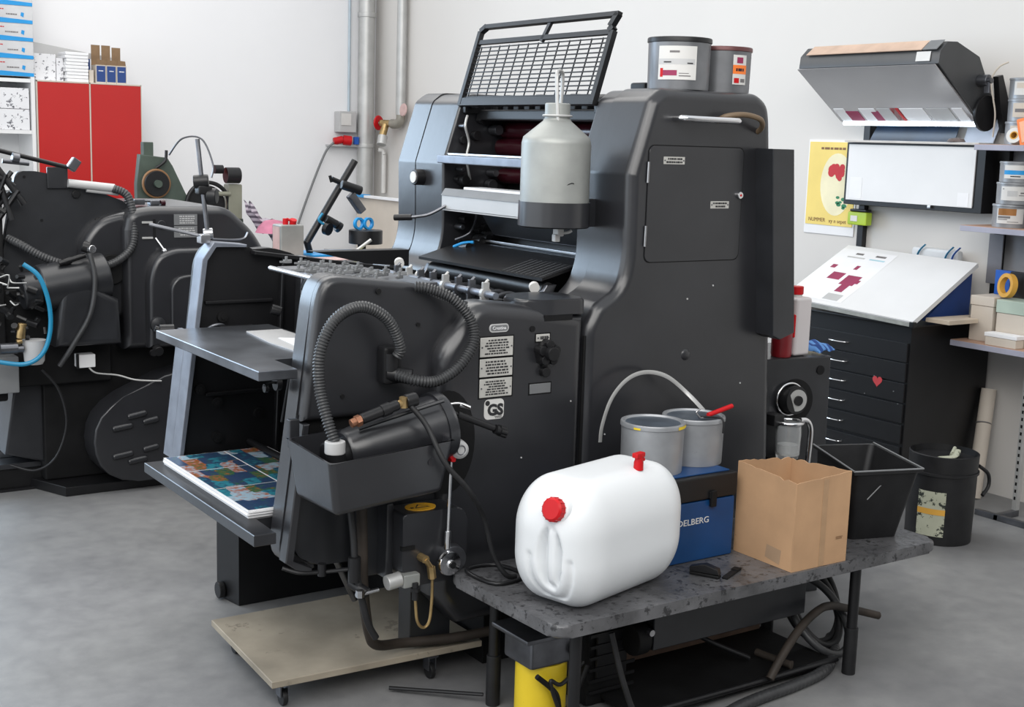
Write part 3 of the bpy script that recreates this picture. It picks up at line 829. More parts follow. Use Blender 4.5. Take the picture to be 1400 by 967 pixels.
b = B().lathe([(.0, 0), (.055, 0), (.062, .01), (.070, .06), (.092, .30), (.094, .315), (.0, .315)], (1.560, 3.072, .803), 32, axis=(1, 0, .16))
mot = pp('barrel_motor', b, PAINT, angle=45)
put('end_ring', B().lathe([(.090, 0), (.097, 0), (.097, .022), (.090, .022), (.090, 0)], (1.840, 3.072, .849), 32, axis=(1, 0, .16)), PAINT2, mot)
put('motor_cap', B().cyl((1.505, 3.072, .793), (1.57, 3.072, .803), .045, n=24, bev=.01), BLACKM, mot)
put('motor_rib', B().tube([(1.585, 3.035, .875), (1.715, 3.01, .911), (1.825, 2.995, .938)], .006, n=6), PAINT2, mot)
pp('round_opening', B().prism([(1.935 + .095 * math.cos(a * PI / 16), .775 + .155 * math.sin(a * PI / 16)) for a in range(32)], 'y', 3.1492, 3.152), BLACK)
# ribbed hoses and connectors
Yh = 3.10
h1 = pp('ribbed_hose', B().tube([(1.512, 3.03, .845), (1.500, 3.05, .90), (1.490, 3.08, .99), (1.496, 3.09, 1.085), (1.545, 3.10, 1.165), (1.628, 3.11, 1.194), (1.708, 3.11, 1.155), (1.755, 3.12, 1.075), (1.752, 3.13, 1.045)], .0130, n=14, rib=.0036, pitch=.0085), HOSE, label='ribbed grey hose looping to the tray', angle=80)
h2 = pp('ribbed_hose', B().tube([(1.755, 3.14, .992), (1.80, 3.10, .978), (1.86, 3.09, .975), (1.93, 3.09, 1.01), (1.985, 3.10, 1.075), (1.985, 3.12, 1.14), (1.935, 3.14, 1.20), (1.87, 3.17, 1.228), (1.84, 3.19, 1.232)], .0130, n=14, rib=.0036, pitch=.0085), HOSE, label='ribbed grey hose curving up the side', angle=80)
cp = put('hose_connector', B().cyl((1.512, 3.03, .815), (1.512, 3.03, .850), .028, n=20, bev=.004), LIGHTGREY, h1, 'pale hose connector')
put('connector_collar', B().cyl((1.520, 3.03, .77), (1.514, 3.03, .815), .026, n=20), BLACKM, h1)
pp('hose_manifold', B().box(1.725, 1.785, 3.155, 3.205, .96, 1.07, .012).cyl((1.752, 3.165, 1.00), (1.752, 3.165, 1.05), .022).cyl((1.745, 3.17, .992), (1.80, 3.13, .984), .022), BLACKM)
pp('rim_latch', B().box(1.455, 1.485, 3.19, 3.215, .80, .88, .004), PAINT2)

cn = pp('hand_connector', B().cyl((1.565, 2.985, .912), (1.675, 2.985, .942), .015, n=16, bev=.003).cyl((1.625, 2.985, .928), (1.650, 2.985, .935), .018, n=16), BLACKM)
put('copper_tip', B().cyl((1.535, 2.985, .903), (1.568, 2.985, .913), .012, n=14, bev=.002).cyl((1.550, 2.985, .907), (1.563, 2.985, .911), .016, n=6), COPPER, cn, 'copper coloured tip')
put('brass_joint', B().cyl((1.675, 2.985, .942), (1.700, 2.99, .947), .011, n=10).cyl((1.693, 2.985, .932), (1.693, 2.985, .962), .012, n=6), BRASS, cn)
put('connector_head', B().cyl((1.700, 2.99, .947), (1.735, 2.99, .952), .020, n=14, bev=.004), BLACKM, cn)
cab = pp('black_cable', B().tube([(1.710, 2.985, .940), (1.745, 2.95, .885), (1.775, 2.90, .79), (1.84, 2.88, .71), (1.92, 2.92, .61), (1.955, 2.92, .50), (1.985, 2.90, .44), (2.02, 2.90, .428)], .0075, n=10), RUBBER)
lv = pp('clamp_lever', B().cyl((1.80, 3.06, .925), (2.015, 3.02, .835), .006, n=10).cyl((1.90, 3.04, .883), (2.01, 3.02, .837), .010, n=12), BLACKM)
b = B()
for k in range(6):
    a = k * PI / 3
    b.cyl((2.025, 3.015 + .010 * math.cos(a), .830 + .010 * math.sin(a)), (2.045, 3.015 + .010 * math.cos(a), .822 + .010 * math.sin(a)), .008, n=10)
b.cyl((2.012, 3.015, .835), (2.045, 3.015, .822), .014, n=14)
put('lever_knob', b, BLACKM, lv)
pp('small_tap', B().tube([(1.90, 3.10, .90), (1.93, 3.08, .905), (1.955, 3.06, .895)], .005).cyl((1.93, 3.08, .90), (1.96, 3.07, .892), .007), STEEL)
wk = pp('round_knob', B().lathe([(0, .035), (.018, .034), (.026, .026), (.028, 0), (0, 0)], (1.908, 3.05, .782), 24, axis=(-.3, -1, .1)), LIGHTGREY)
put('knob_ring', B().tube([(1.898 + .013 * math.cos(a * PI / 8), 3.013, .786 + .013 * math.sin(a * PI / 8)) for a in range(16)], .0015, n=6, closed=True), DSTEEL, wk)
rod = pp('steel_rod', B().cyl((1.885, 3.045, .765), (1.880, 3.045, .520), .0055, n=12).cyl((1.880, 3.045, .545), (1.879, 3.045, .475), .010, n=14, bev=.002), CHROME)
put('red_clamp', B().cyl((1.885, 3.03, .768), (1.885, 3.06, .768), .014, n=16, bev=.003).box(1.877, 1.893, 3.03, 3.06, .748, .79, .004), RED, rod, 'red clamp')
ds = pp('crank_disc', B().lathe([(0, .022), (.012, .022), (.013, .014), (.034, .012), (.037, .006), (.037, 0), (0, 0)], (1.878, 3.035, .452), 32, axis=(0, -1, 0)), CHROME)
put('disc_hub', B().cyl((1.878, 3.013, .452), (1.878, 3.008, .452), .010, n=16), BLACKM, ds)
put('disc_back', B().cyl((1.900, 3.075, .460), (1.895, 3.035, .457), .042, n=24, bev=.004), DSTEEL, ds)
# pump housing with yellow sticker
pm = pp('pump_box', B().prism(smooth_poly([(1.742, .43), (1.742, .605), (1.93, .605), (1.955, .58), (1.955, .45), (1.93, .39), (1.78, .39)], .012), 'y', 3.062, 3.16, .006, 2), PAINT)
put('box_slot', B().box(1.738, 1.78, 3.058, 3.07, .500, .512), BLACK, pm)
put('box_flange', B().box(1.722, 1.745, 3.12, 3.20, .40, .625, .006), PAINT2, pm)
t = bmesh.new()
st = put('warning_sticker', B().prism([(1.825 + .047 * math.cos(a * PI / 12), 3.110 + .036 * math.sin(a * PI / 12)) for a in range(24)], 'z', .605, .6075), STICKY, pm, 'yellow oval warning sticker')
put('warning_symbol', B().prism([(1.800, 3.097), (1.850, 3.097), (1.825, 3.130)], 'z', .6075, .6079).prism([(1.79, 3.10), (1.80, 3.10), (1.80, 3.11), (1.79, 3.11)], 'z', .6075, .608), INKT, st)
put('warning_symbol', B().prism([(1.808, 3.102), (1.842, 3.102), (1.825, 3.122)], 'z', .6079, .6083), STICKY, st)
pp('valve_body', B().cyl((1.69, 3.06, .415), (1.735, 3.06, .42), .022, n=20, bev=.004), GALV)
pp('valve_body', B().box(1.735, 1.79, 3.04, 3.09, .395, .435, .006), ALU)
pp('brass_fitting', B().cyl((1.80, 3.062, .475), (1.80, 3.03, .475), .012, n=8).cyl((1.80, 3.035, .475), (1.825, 3.035, .44), .008, n=10).cyl((1.82, 3.035, .45), (1.825, 3.035, .415), .012, n=6), BRASS)
pp('copper_tube', B().tube([(1.825, 3.035, .42), (1.825, 3.035, .35), (1.815, 3.03, .29), (1.795, 3.03, .275), (1.775, 3.03, .30), (1.77, 3.035, .37)], .0045, n=8), BRASS)
pp('rubber_nipple', B().cyl((1.77, 3.035, .36), (1.77, 3.035, .41), .009, n=10).cyl((1.77, 3.035, .385), (1.77, 3.035, .395), .014, n=8), RUBBER)
pp('back_plate', B().box(1.66, 1.93, 3.175, 3.20, .40, .66, .004), PAINT2)
# hoses hanging to the board
pp('drain_hose', B().tube([(1.60, 3.12, .67), (1.605, 3.10, .56), (1.605, 3.08, .46), (1.63, 3.06, .32), (1.66, 3.06, .26)], .010, n=10), RUBBER)
pp('drain_hose', B().tube([(1.64, 3.12, .67), (1.645, 3.12, .52), (1.655, 3.13, .38), (1.69, 3.16, .24), (1.75, 3.22, .165), (1.86, 3.26, .135), (2.02, 3.23, .13), (2.14, 3.20, .14)], .0155, n=12), OLDHOSE)
b = B().tube([(1.425, 3.17, .47), (1.47, 3.15, .455), (1.54, 3.14, .45), (1.60, 3.10, .46)], .006, n=8)
b.cyl((1.53, 3.14, .44), (1.53, 3.14, .475), .012, n=10).cyl((1.60, 3.08, .43), (1.60, 3.08, .50), .018, n=10)
b.cyl((1.625, 3.05, .40), (1.60, 3.10, .42), .016, n=10)
pp('pipe_clamp', b, BLACKM)
pp('clamp_screw', B().cyl((1.59, 3.05, .40), (1.66, 3.05, .405), .006, n=8).cyl((1.60, 3.045, .395), (1.60, 3.045, .415), .012, n=6), STEEL)
for x, z in ((1.62, .93), (1.86, 1.12)):
    pp('screw_head', B().cyl((x, 3.206, z), (x, 3.200, z), .006), BLACK)
b = B()
for x, z in ((2.20, .70), (2.33, .62), (2.30, .50), (2.38, .86)): b.cyl((x, 3.151, z), (x, 3.148, z), .0025, n=8)
pp('paint_chip', b, LIGHTGREY, kind='stuff')
# bottle bracket
pp('bottle_bracket', B().box(2.535, 2.60, 3.325, 3.345, 1.385, 1.475, .003).box(2.45, 2.54, 3.32, 3.332, 1.39, 1.462, .002), PAINT2)
hold = pp('bottle_holder', B().lathe([(0, 0), (.110, 0), (.1145, .004), (.1145, .080), (.1115, .080), (.1115, .006), (0, .006)], (2.432, 3.345, 1.385), 40), PAINT, angle=45)
put('drain_tap', B().box(2.44, 2.465, 3.33, 3.36, 1.355, 1.386, .004).box(2.43, 2.45, 3.33, 3.35, 1.338, 1.362, .003).tube([(2.455, 3.34, 1.365), (2.48, 3.33, 1.368), (2.49, 3.325, 1.374)], .005), LABEL, hold, 'white drain tap')
# clamp arm stand above the far frame (raised sheet sensors)
b = B().cyl((1.585, 4.12, 1.28), (1.560, 4.15, 1.625), .0075, n=12)
st = pp('stand_rod', b, DSTEEL)
put('rod_clamp', B().cyl((1.545, 4.15, 1.485), (1.590, 4.13, 1.490), .022, n=12, bev=.004).box(1.552, 1.60, 4.12, 4.16, 1.445, 1.475, .006).cyl((1.59, 4.14, 1.44), (1.615, 4.12, 1.44), .026, n=14, bev=.004), BLACKM, st)
put('wire_arm', B().tube([(1.600, 4.13, 1.50), (1.605, 4.13, 1.545), (1.575, 4.15, 1.625), (1.52, 4.18, 1.625), (1.485, 4.21, 1.57)], .003, n=6), DSTEEL, st)
put('lower_clamp', B().cyl((1.57, 4.13, 1.315), (1.60, 4.12, 1.318), .018, n=10, bev=.003).box(1.55, 1.585, 4.10, 4.14, 1.285, 1.315, .004), STEEL, st)
put('side_arm', B().cyl((1.555, 4.13, 1.31), (1.42, 4.22, 1.342), .006, n=8).tube([(1.59, 4.10, 1.30), (1.66, 4.10, 1.296), (1.70, 4.10, 1.30), (1.715, 4.10, 1.32)], .004, n=6), DSTEEL, st)

# fountain bottle
bt = thing('water_bottle', 'tall grey metal fountain bottle with wire bail handle held on the press', 'bottle', (2.432, 3.345, 1.391))
put('body', B().lathe([(0, 0), (.108, 0), (.110, .004), (.110, .255), (.105, .275), (.045, .325), (.042, .332), (0, .332)], (2.432, 3.345, 1.3915), 40), ALU, bt, angle=50)
put('neck', B().lathe([(0, .0), (.040, 0), (.040, .045), (.036, .048), (0, .048)], (2.432, 3.345, 1.724), 24), ALU, bt)
put('collar_ring', B().tube([(2.432 + .044 * math.cos(a * PI / 10), 3.345 + .044 * math.sin(a * PI / 10), 1.733) for a in range(20)], .004, n=6, closed=True), GALV, bt)
put('bail_handle', B().tube([(2.412, 3.312, 1.715), (2.410, 3.315, 1.75), (2.410, 3.325, 1.85), (2.425, 3.34, 1.87), (2.445, 3.35, 1.87), (2.460, 3.362, 1.85), (2.462, 3.37, 1.765)], .006, n=8), GALV, bt)
put('scuff', B().tube([(2.400, 3.2415, 1.520), (2.415, 3.2355, 1.527), (2.424, 3.2345, 1.526)], .0015, n=5), BLACK, bt, 'small dark scuff')

# printed sheets
sh = thing('printed_sheets', 'stack of dark teal printed sheets on the lower table of the press', 'printed sheets', (1.6, 3.75, .568))
b = B()
for i in range(7):
    dx, dy = random.uniform(-.004, .004), random.uniform(-.006, .006)
    b.box(1.395 + dx, 1.76 + dx, 3.345 + dy, 4.045 + dy, .569 + i * .0032, .569 + i * .0032 + .0026)
put('sheet_edges', b, PAPER, sh)
b = B()
for x0, x1, y0, y1 in ((1.402, 1.755, 3.352, 3.60), (1.402, 1.60, 3.607, 3.83), (1.606, 1.755, 3.607, 4.038), (1.402, 1.60, 3.838, 4.038)):
    b.box(x0, x1, y0, y1, .5916, .5920)
put('printed_image', b, ARTPRINT, sh, 'teal and orange printed images')
tag(put('paper_sheet', B().prism([(1.585, 3.34), (1.72, 3.345), (1.72, 3.84), (1.60, 3.84), (1.575, 3.60)], 'z', 1.0245, 1.028), LIGHTGREY), 'white sheet of paper lying on the upper steel table', 'paper')
tag(put('paper_sheet', B().prism([(1.60, 3.345), (1.73, 3.345), (1.73, 3.60), (1.63, 3.66)], 'z', 1.0285, 1.031), PAPER), 'smaller bright sheet lying over the longer white paper on the upper table', 'paper')

# ink cans on top
LIDBLUE = mat('lid_blue_grey', (.10, .125, .16), .3, .5, .3, 12)
def can(name, lab, x, y, z, r, h, body, lidm, group=None, lid=True, handle=False):
    t = thing(name, lab, 'can', (x, y, z), group)
    put('can_body', B().lathe([(0, 0), (r * .96, 0), (r * .965, h * .03), (r * .985, h * .9), (r, h * .93), (0, h * .93)], (x, y, z), 40), body, t)
    put('lid_disc', B().lathe([(0, h * .968), (r * .86, h * .968), (r * .86, h * .966), (0, h * .966)], (x, y, z), 32), LIDBLUE, t)
    put('can_lid', B().lathe([(0, h * .965), (r * .90, h * .965), (r * .93, h), (r * 1.0, h), (r * 1.02, h * .98), (r * 1.02, h * .91), (r * .985, h * .90)], (x, y, z), 40), lidm, t)
    return t
def wrap_label(parent, x, y, z0, z1, r, a0, a1, m, name='can_label', lab=None, off=.0008, n=14):
    b = B(); t = bmesh.new(); va = []
    for k in range(n + 1):
        a = math.radians(a0 + (a1 - a0) * k / n)
        va.append([t.verts.new((x + (r + off) * math.cos(a), y + (r + off) * math.sin(a), z)) for z in (z0, z1)])
    for p, q in zip(va, va[1:]): t.faces.new((p[0], q[0], q[1], p[1]))
    b.add(t, flip=False)
    return put(name, b, m, parent, lab)
def label_set(parent, x, y, z, r, h, a0, a1, bands, base=LABEL):
    "bands: list of (fraction z0, z1, fraction a0, a1, material)"
    wrap_label(parent, x, y, z + h * .18, z + h * .82, r, a0, a1, base)
    for i, (f0, f1, g0, g1, m) in enumerate(bands):
        wrap_label(parent, x, y, z + h * (.18 + .64 * f0), z + h * (.18 + .64 * f1), r, a0 + (a1 - a0) * g0, a0 + (a1 - a0) * g1, m, 'label_print', off=.0014, n=6)
c = can('ink_can', 'grey ink can with a wide white label standing on top of the press', 2.862, 3.275, 1.8305, .103, .165, TIND, BLACKM)
label_set(c, 2.862, 3.275, 1.8305, .1015, .165, 190, 262, [(.45, .62, .0, .95, LIGHTGREY), (.8, .86, .3, .55, GREYT), (.5, .54, .15, .35, INKT), (.47, .51, .75, .9, INKT), (.08, .34, .06, .14, RED), (.12, .28, .14, .5, MAG), (.10, .13, .55, .85, GREYT), (.18, .2, .55, .8, GREYT)])
c = can('ink_can', 'grey ink can with a red-rimmed lid and orange label on the press top', 3.072, 3.300, 1.8305, .100, .150, TIND, mat('reddish_lid', (.12, .045, .045), .4, .3))
label_set(c, 3.072, 3.300, 1.8305, .0985, .150, 250, 282, [(.36, .66, 0, 1, ORANGE), (.05, .22, .1, .45, RED), (.08, .2, .55, .9, GREYT), (.72, .92, .25, .7, MAG), (.45, .55, .2, .8, MAROON)])

# board on castors under the press
bd = thing('board_dolly', 'stained plywood board on small castors under the press', 'dolly', (1.75, 3.5, 0))
put('board', B().prism([(1.462, 3.800), (1.432, 3.255), (2.125, 3.225), (2.13, 3.262), (2.13, 3.80)], 'z', .082, .103, .002, 1), PLY, bd)
for x, y in ((1.49, 3.31), (1.96, 3.262), (1.52, 3.74), (2.05, 3.74)):
    b = B().box(x - .02, x + .02, y - .02, y + .02, .070, .081, .002).box(x - .014, x - .010, y - .014, y + .018, .03, .071).box(x + .010, x + .014, y - .014, y + .018, .03, .071)
    cs = put('castor', b, DSTEEL, bd)
    put('wheel', B().cyl((x - .008, y, .0255), (x + .008, y, .0255), .025, n=18, bev=.003), RUBBER, cs)

# ================================================================ BENCH AND WHAT STANDS ON IT
bn = thing('low_bench', 'long low bench with a worn dark top in the foreground', 'bench', (2.65, 2.8, 0))
BP = smooth_poly([(1.905, 2.535), (3.435, 2.545), (3.430, 3.055), (1.890, 3.055)], .045, 5)
put('bench_top', B().prism(BP, 'z', .383, .42, .010, 3), BENCH, bn)
for x, y in ((2.010, 2.595), (2.025, 3.005), (3.14, 2.625), (3.14, 2.99)):
    b = B().cyl((x, y, .02), (x, y, .386), .017, n=18)
    lg = put('leg', b, BLACKM, bn)
    put('foot_sleeve', B().cyl((x, y, 0), (x, y, .155), .0215, n=18, bev=.002), RUBBER, lg)
put('leg_brace', B().cyl((2.0, 3.02, .03), (1.80, 3.23, .015), .006, n=8), BLACKM, bn)
put('lower_tray', B().box(2.30, 3.12, 2.66, 3.0, .02, .035, .002), BLACK, bn)
put('tray_rim', B().tube([(2.30, 2.66, .04), (2.75, 2.655, .04), (3.12, 2.66, .04)], .010), BLACKM, bn)

# jerrycan
def rounded_can(x0, x1, y0, y1, z0, z1, r, n=46):
    t = bmesh.new()
    c = Vector(((x0 + x1) / 2, (y0 + y1) / 2, (z0 + z1) / 2)); h = Vector(((x1 - x0) / 2, (y1 - y0) / 2, (z1 - z0) / 2))
    def fix(p):
        P = Vector((p[0] * h.x, p[1] * h.y, p[2] * h.z))
        q = Vector([max(-(h[i] - r[i]), min(h[i] - r[i], P[i])) for i in range(3)])
        d = Vector([(P[i] - q[i]) / r[i] for i in range(3)])
        if d.length > 1e-9: d.normalize()
        o = q + Vector([d[i] * r[i] for i in range(3)])
        # flat panels bulge a little; the handle is sunk into the end face
        if p[0] < -.98:
            yy, zz = (o.y + .032) / .040, (o.z + .022) / .092
            e = math.sqrt(yy * yy + zz * zz)
            k = max(0, min(1, (1.05 - e) / .28)); k = k * k * (3 - 2 * k)
            yb, zb = abs(o.y + .036) / .014, abs(o.z + .018) / .078
            bar = max(0, min(1, (1.25 - max(yb, zb)) / .4)); bar = bar * bar * (3 - 2 * bar)
            o.x += .026 * k * (1 - .85 * bar)
            e2 = math.sqrt(((o.y + .028) / .065) ** 2 + ((o.z + .045) / .098) ** 2)
            k2 = max(0, 1 - abs(e2 - 1) / .14)
            if o.z < -.02: o.x += .008 * k2
        return c + o
    for ax in range(3):
        for s in (-1, 1):
            g = [[None] * (n + 1) for _ in range(n + 1)]
            for i in range(n + 1):
                for j in range(n + 1):
                    p = [0, 0, 0]; p[ax] = s; p[(ax + 1) % 3] = 2 * i / n - 1; p[(ax + 2) % 3] = 2 * j / n - 1
                    g[i][j] = t.verts.new(fix(p))
            for i in range(n):
                for j in range(n): t.faces.new((g[i][j], g[i + 1][j], g[i + 1][j + 1], g[i][j + 1]))
    bmesh.ops.remove_doubles(t, verts=t.verts, dist=1e-5)
    return t
jc = thing('jerrycan', 'big white plastic jerrycan with red caps lying on the low bench', 'jerrycan', (2.13, 2.735, .4205))
JM = Matrix.Translation((2.166, 2.722, .4205)) @ Matrix.Rotation(math.radians(15), 4, 'Z')
jt = rounded_can(-.250, .277, -.142, .142, .0, .350, (.120, .095, .140))
put('can_body', B().add(jt, JM), CANW, jc, angle=80)
cap = B().lathe([(0, .030), (.026, .030), (.031, .025), (.032, 0), (0, 0)], (-.230, -.038, .284), 30, axis=(-1, -.05, .25), M=JM)
ca_ = Matrix.Translation((-.230, -.038, .284)) @ Vector((0, 0, 1)).rotation_difference(Vector((-1, -.05, .25)).normalized()).to_matrix().to_4x4()
for k in range(16):
    a = k * PI / 8
    cap.cyl((.0320 * math.cos(a), .0320 * math.sin(a), .002), (.0320 * math.cos(a), .0320 * math.sin(a), .024), .0014, n=6, M=JM @ ca_)
put('screw_cap', cap, RED, jc, 'round red screw cap')
put('cap_collar', B().lathe([(0.024, .010), (.038, .004), (.044, -.010), (.024, -.014)], (-.230, -.038, .284), 30, axis=(-1, -.05, .25), M=JM), CANW, jc)
tp = B().lathe([(0, 0), (.014, 0), (.0135, .022), (.011, .028), (.0115, .042), (0, .042)], (.085, -.070, .343), 20, M=JM)
tp.box(.065, .103, -.080, -.060, .378, .392, .003, M=JM).cyl((.096, -.070, .370), (.106, -.072, .370), .006, n=10, M=JM)
put('tap', tp, RED, jc, 'small red spout')

# blue tool case with black lid
bc = thing('tool_case', 'blue case with black lid carrying two grey cans on the bench', 'case', (2.56, 2.9, .4205))
put('case_body', B().box(2.455, 2.735, 2.770, 3.03, .4205, .606, .006), BLUEBOX, bc)
put('case_lid', B().box(2.451, 2.739, 2.766, 3.034, .608, .682, .008), BLACKM, bc)
put('lid_top', B().box(2.465, 2.720, 2.785, 3.015, .6825, .6865, .001), BLUEBOX, bc)
put('latch', B().box(2.626, 2.648, 2.756, 2.767, .585, .635, .003).box(2.622, 2.652, 2.760, 2.768, .612, .632, .002), BLACK, bc)
text('lettering', 'HEIDELBERG', .0265, (2.546, 2.7692, .545), FACE_MY, LABEL, bc, width=.168)
c1 = can('paint_can', 'left grey can with a yellow-stained lid on the blue case', 2.500, 2.895, .687, .096, .150, TIN, TIN)
wrap_label(c1, 2.500, 2.895, .687 + .137, .687 + .146, .098, 280, 320, YELLOW, 'yellow_drip', 'yellow paint drip')
wrap_label(c1, 2.500, 2.895, .687 + .137, .687 + .143, .098, 195, 208, YELLOW, 'yellow_drip', 'yellow paint drip')
c2 = can('paint_can', 'right grey can with a red-handled scraper lying across its lid', 2.690, 2.925, .687, .096, .145, TIN, TIN)
put('handle_loop', B().tube([(0, 0, 0), (2.452, 3.085, .735), (2.458, 3.085, .79), (2.495, 3.09, .87), (2.56, 3.095, .925), (2.64, 3.10, .940), (2.72, 3.09, .920), (2.79, 3.06, .86), (2.787, 2.97, .815)][1:], .005, flat=(.35, 1.4)), GALV, c2)
sc = thing('scraper', 'small scraper with a red handle resting on the right grey can', 'scraper', (2.70, 2.90, .835))
put('handle', B().cyl((2.690, 2.862, .842), (2.790, 2.862, .862), .0075, n=14, bev=.002), RED, sc)
put('blade', B().box(2.655, 2.692, 2.855, 2.869, .8345, .840, .001).tube([(2.655, 2.86, .838), (2.640, 2.86, .855), (2.655, 2.86, .865)], .003), STEEL, sc)
put('hook', B().tube([(2.66, 2.86, .84), (2.715, 2.838, .836), (2.722, 2.826, .825), (2.720, 2.823, .79)], .003), BLACKM, sc)

# cardboard box, open
bx = thing('cardboard_box', 'open brown cardboard box with rough edges on the bench', 'box', (2.88, 2.67, .4205))
def wall(x0, y0, x1, y1, z0, h0, h1, thk, m, name):
    n = 14; t = bmesh.new()
    d = Vector((x1 - x0, y1 - y0, 0)); nn = Vector((-d.y, d.x, 0)).normalized() * thk
    A, Bv, Cc, D = [], [], [], []
    for i in range(n + 1):
        u = i / n; p = Vector((x0, y0, z0)) + d * u
        z = h0 + (h1 - h0) * u + random.choice((0, 0, 0, 0, -.002, -.006, .002))
        q = Vector((p.x, p.y, z))
        A.append(t.verts.new(p)); Bv.append(t.verts.new(q)); Cc.append(t.verts.new(q + nn)); D.append(t.verts.new(p + nn))
    for i in range(n):
        t.faces.new((A[i], A[i + 1], Bv[i + 1], Bv[i])); t.faces.new((Bv[i], Bv[i + 1], Cc[i + 1], Cc[i]))
        t.faces.new((Cc[i], Cc[i + 1], D[i + 1], D[i])); t.faces.new((D[i], D[i + 1], A[i + 1], A[i]))
    t.faces.new((A[0], Bv[0], Cc[0], D[0])); t.faces.new((A[-1], D[-1], Cc[-1], Bv[-1]))
    return put(name, B().add(t), m, bx)
X0, X1, Y0, Y1 = 2.765, 2.998, 2.550, 2.795
wall(X0, Y0, X1, Y0, .4205, .690, .700, .004, CARD, 'side'); wall(X1, Y0 + .0042, X1, Y1 - .0042, .4205, .700, .690, .004, CARD, 'side')
wall(X1, Y1, X0, Y1, .4205, .690, .706, .004, CARD, 'side'); wall(X0, Y1 - .0042, X0, Y0 + .0042, .4205, .706, .690, .004, CARD, 'side')
put('bottom', B().box(X0 + .004, X1 - .004, Y0 + .004, Y1 - .004, .4205, .4245), CARDIN, bx)
put('tear_mark', B().quad((X0 - .0006, 2.60, .43), (X0 - .0006, 2.66, .44), (X0 - .0006, 2.655, .48), (X0 - .0006, 2.595, .475)), CARDIN, bx)
put('tape_strip', B().box(2.877, 2.900, Y0 - .0008, Y0, .4215, .690), mat('tape_clear', (.40, .25, .14), .35, 0, .1, 20), bx)
print_lines('printing', (2.96, Y0 - .0005, .50), (1, 0, 0), (0, 0, 1), .03, .01, 2, BROWNT, bx)

# black rectangular bin, rotated on the bench end
t = bmesh.new()
def loop4(pts, z): return [t.verts.new((x, y, z + dz)) for (x, y, dz) in pts]
bt_ = [(3.175, 2.690, 0), (3.345, 2.640, 0), (3.410, 2.860, 0), (3.245, 2.910, 0)]
tp_ = [(3.105, 2.630, 0), (3.340, 2.555, .0), (3.485, 2.880, 0), (3.275, 2.960, 0)]
def ins(p, d):
    cx = sum(q[0] for q in p) / 4; cy = sum(q[1] for q in p) / 4
    return [(q[0] + (cx - q[0]) * d, q[1] + (cy - q[1]) * d, q[2]) for q in p]
L0 = loop4(bt_, .4205); L1 = loop4(ins(tp_, .05), .652); L1b = loop4(tp_, .655); L2 = loop4(tp_, .665); L3 = loop4(ins(tp_, .07), .665); L4 = loop4(ins(bt_, .06), .428)
t.faces.new(L0[::-1])
for a_, c_ in ((L0, L1), (L1, L1b), (L1b, L2), (L2, L3), (L3, L4)):
    for i in range(4): t.faces.new((a_[i], a_[(i + 1) % 4], c_[(i + 1) % 4], c_[i]))
t.faces.new(L4)
es = [e for e in t.edges if abs(e.verts[0].co.z - e.verts[1].co.z) > .15]
bmesh.ops.bevel(t, geom=es, offset=.02, segments=4, profile=.5, affect='EDGES')
bnn = thing('waste_bin', 'black rectangular plastic bin standing at the bench end', 'bin', (3.30, 2.77, .4205))
put('bin_body', B().add(t), RUBBER, bnn, angle=45)
for pa, pb_ in (((3.105, 2.630, .667), (3.340, 2.555, .667)), ((3.340, 2.555, .667), (3.485, 2.880, .667)), ((3.275, 2.960, .667), (3.105, 2.630, .667))):
    put('rim_line', B().tube([pa, pb_], .003), MIDGREY, bnn)
put('crease', B().tube([(3.170, 2.628, .57), (3.225, 2.616, .62)], .002), MIDGREY, bnn)

# small things on the bench
st = thing('stapler', 'small black stapler lying on the bench top', 'stapler', (2.54, 2.66, .4205))
Ms = frame_M((2.520, 2.655, .4205), math.radians(-62))
put('stapler_base', B().box(-.045, .045, -.012, .012, 0, .010, .003, M=Ms), BLACK, st)
put('stapler_arm', B().prism([(-.045, .010), (.045, .012), (.040, .028), (.0, .038), (-.045, .024)], 'y', -.013, .013, .003, 2, M=Ms), BLACKM, st)
put('stapler_handle', B().box(-.03, .03, .016, .024, 0, .012, .004, M=Ms), BLACK, st)
Mk = frame_M((2.600, 2.628, .4205), math.radians(25))
tag(put('flat_tool', B().box(-.055, .055, -.009, .009, 0, .006, .001, M=Mk).box(.02, .05, -.011, .011, .006, .008, M=Mk), BLACK), 'flat black tool bar lying to the right of the stapler', 'tool')
tag(put('wire_frame', B().tube([(1.93, 3.02, .426), (2.03, 3.02, .426), (2.05, 2.90, .426), (1.94, 2.88, .426)], .006, sub=5, closed=True), BLACKM), 'black bent wire frame on the bench behind the jerrycan', 'frame')

# under the bench
yf = thing('pump_filter', 'yellow pump filter with a grey oily cap standing under the bench', 'filter', (2.055, 2.83, 0))
put('filter_body', B().lathe([(0, 0), (.074, 0), (.074, .19), (.07, .20), (0, .20)], (2.070, 2.83, 0), 28), YELLOW, yf)
put('filter_cap', B().box(1.985, 2.155, 2.76, 2.90, .20, .285, .01), DSTEEL, yf)
put('cap_plate', B().box(1.955, 2.185, 2.74, 2.92, .286, .300, .004), DSTEEL, yf)
put('cap_nut', B().cyl((2.130, 2.762, .24), (2.130, 2.745, .24), .02, n=16), BLACKM, yf)
put('oily_hose', B().tube([(1.995, 2.745, .19), (2.055, 2.735, .13), (2.075, 2.735, .06), (2.115, 2.735, .10), (2.165, 2.74, .19)], .008), BLACK, yf)
put('cable', B().tube([(2.155, 2.745, .2), (2.075, 2.735, .155), (2.035, 2.735, .17), (2.065, 2.73, .08), (2.095, 2.735, .03)], .006), RUBBER, yf)
cpn = thing('compressor_unit', 'dark oily compressor unit standing under the bench beside the yellow filter', 'compressor', (2.38, 2.9, 0))
put('casing', B().box(2.245, 2.40, 2.84, 3.02, 0.0, .30, .015), BLACK, cpn)
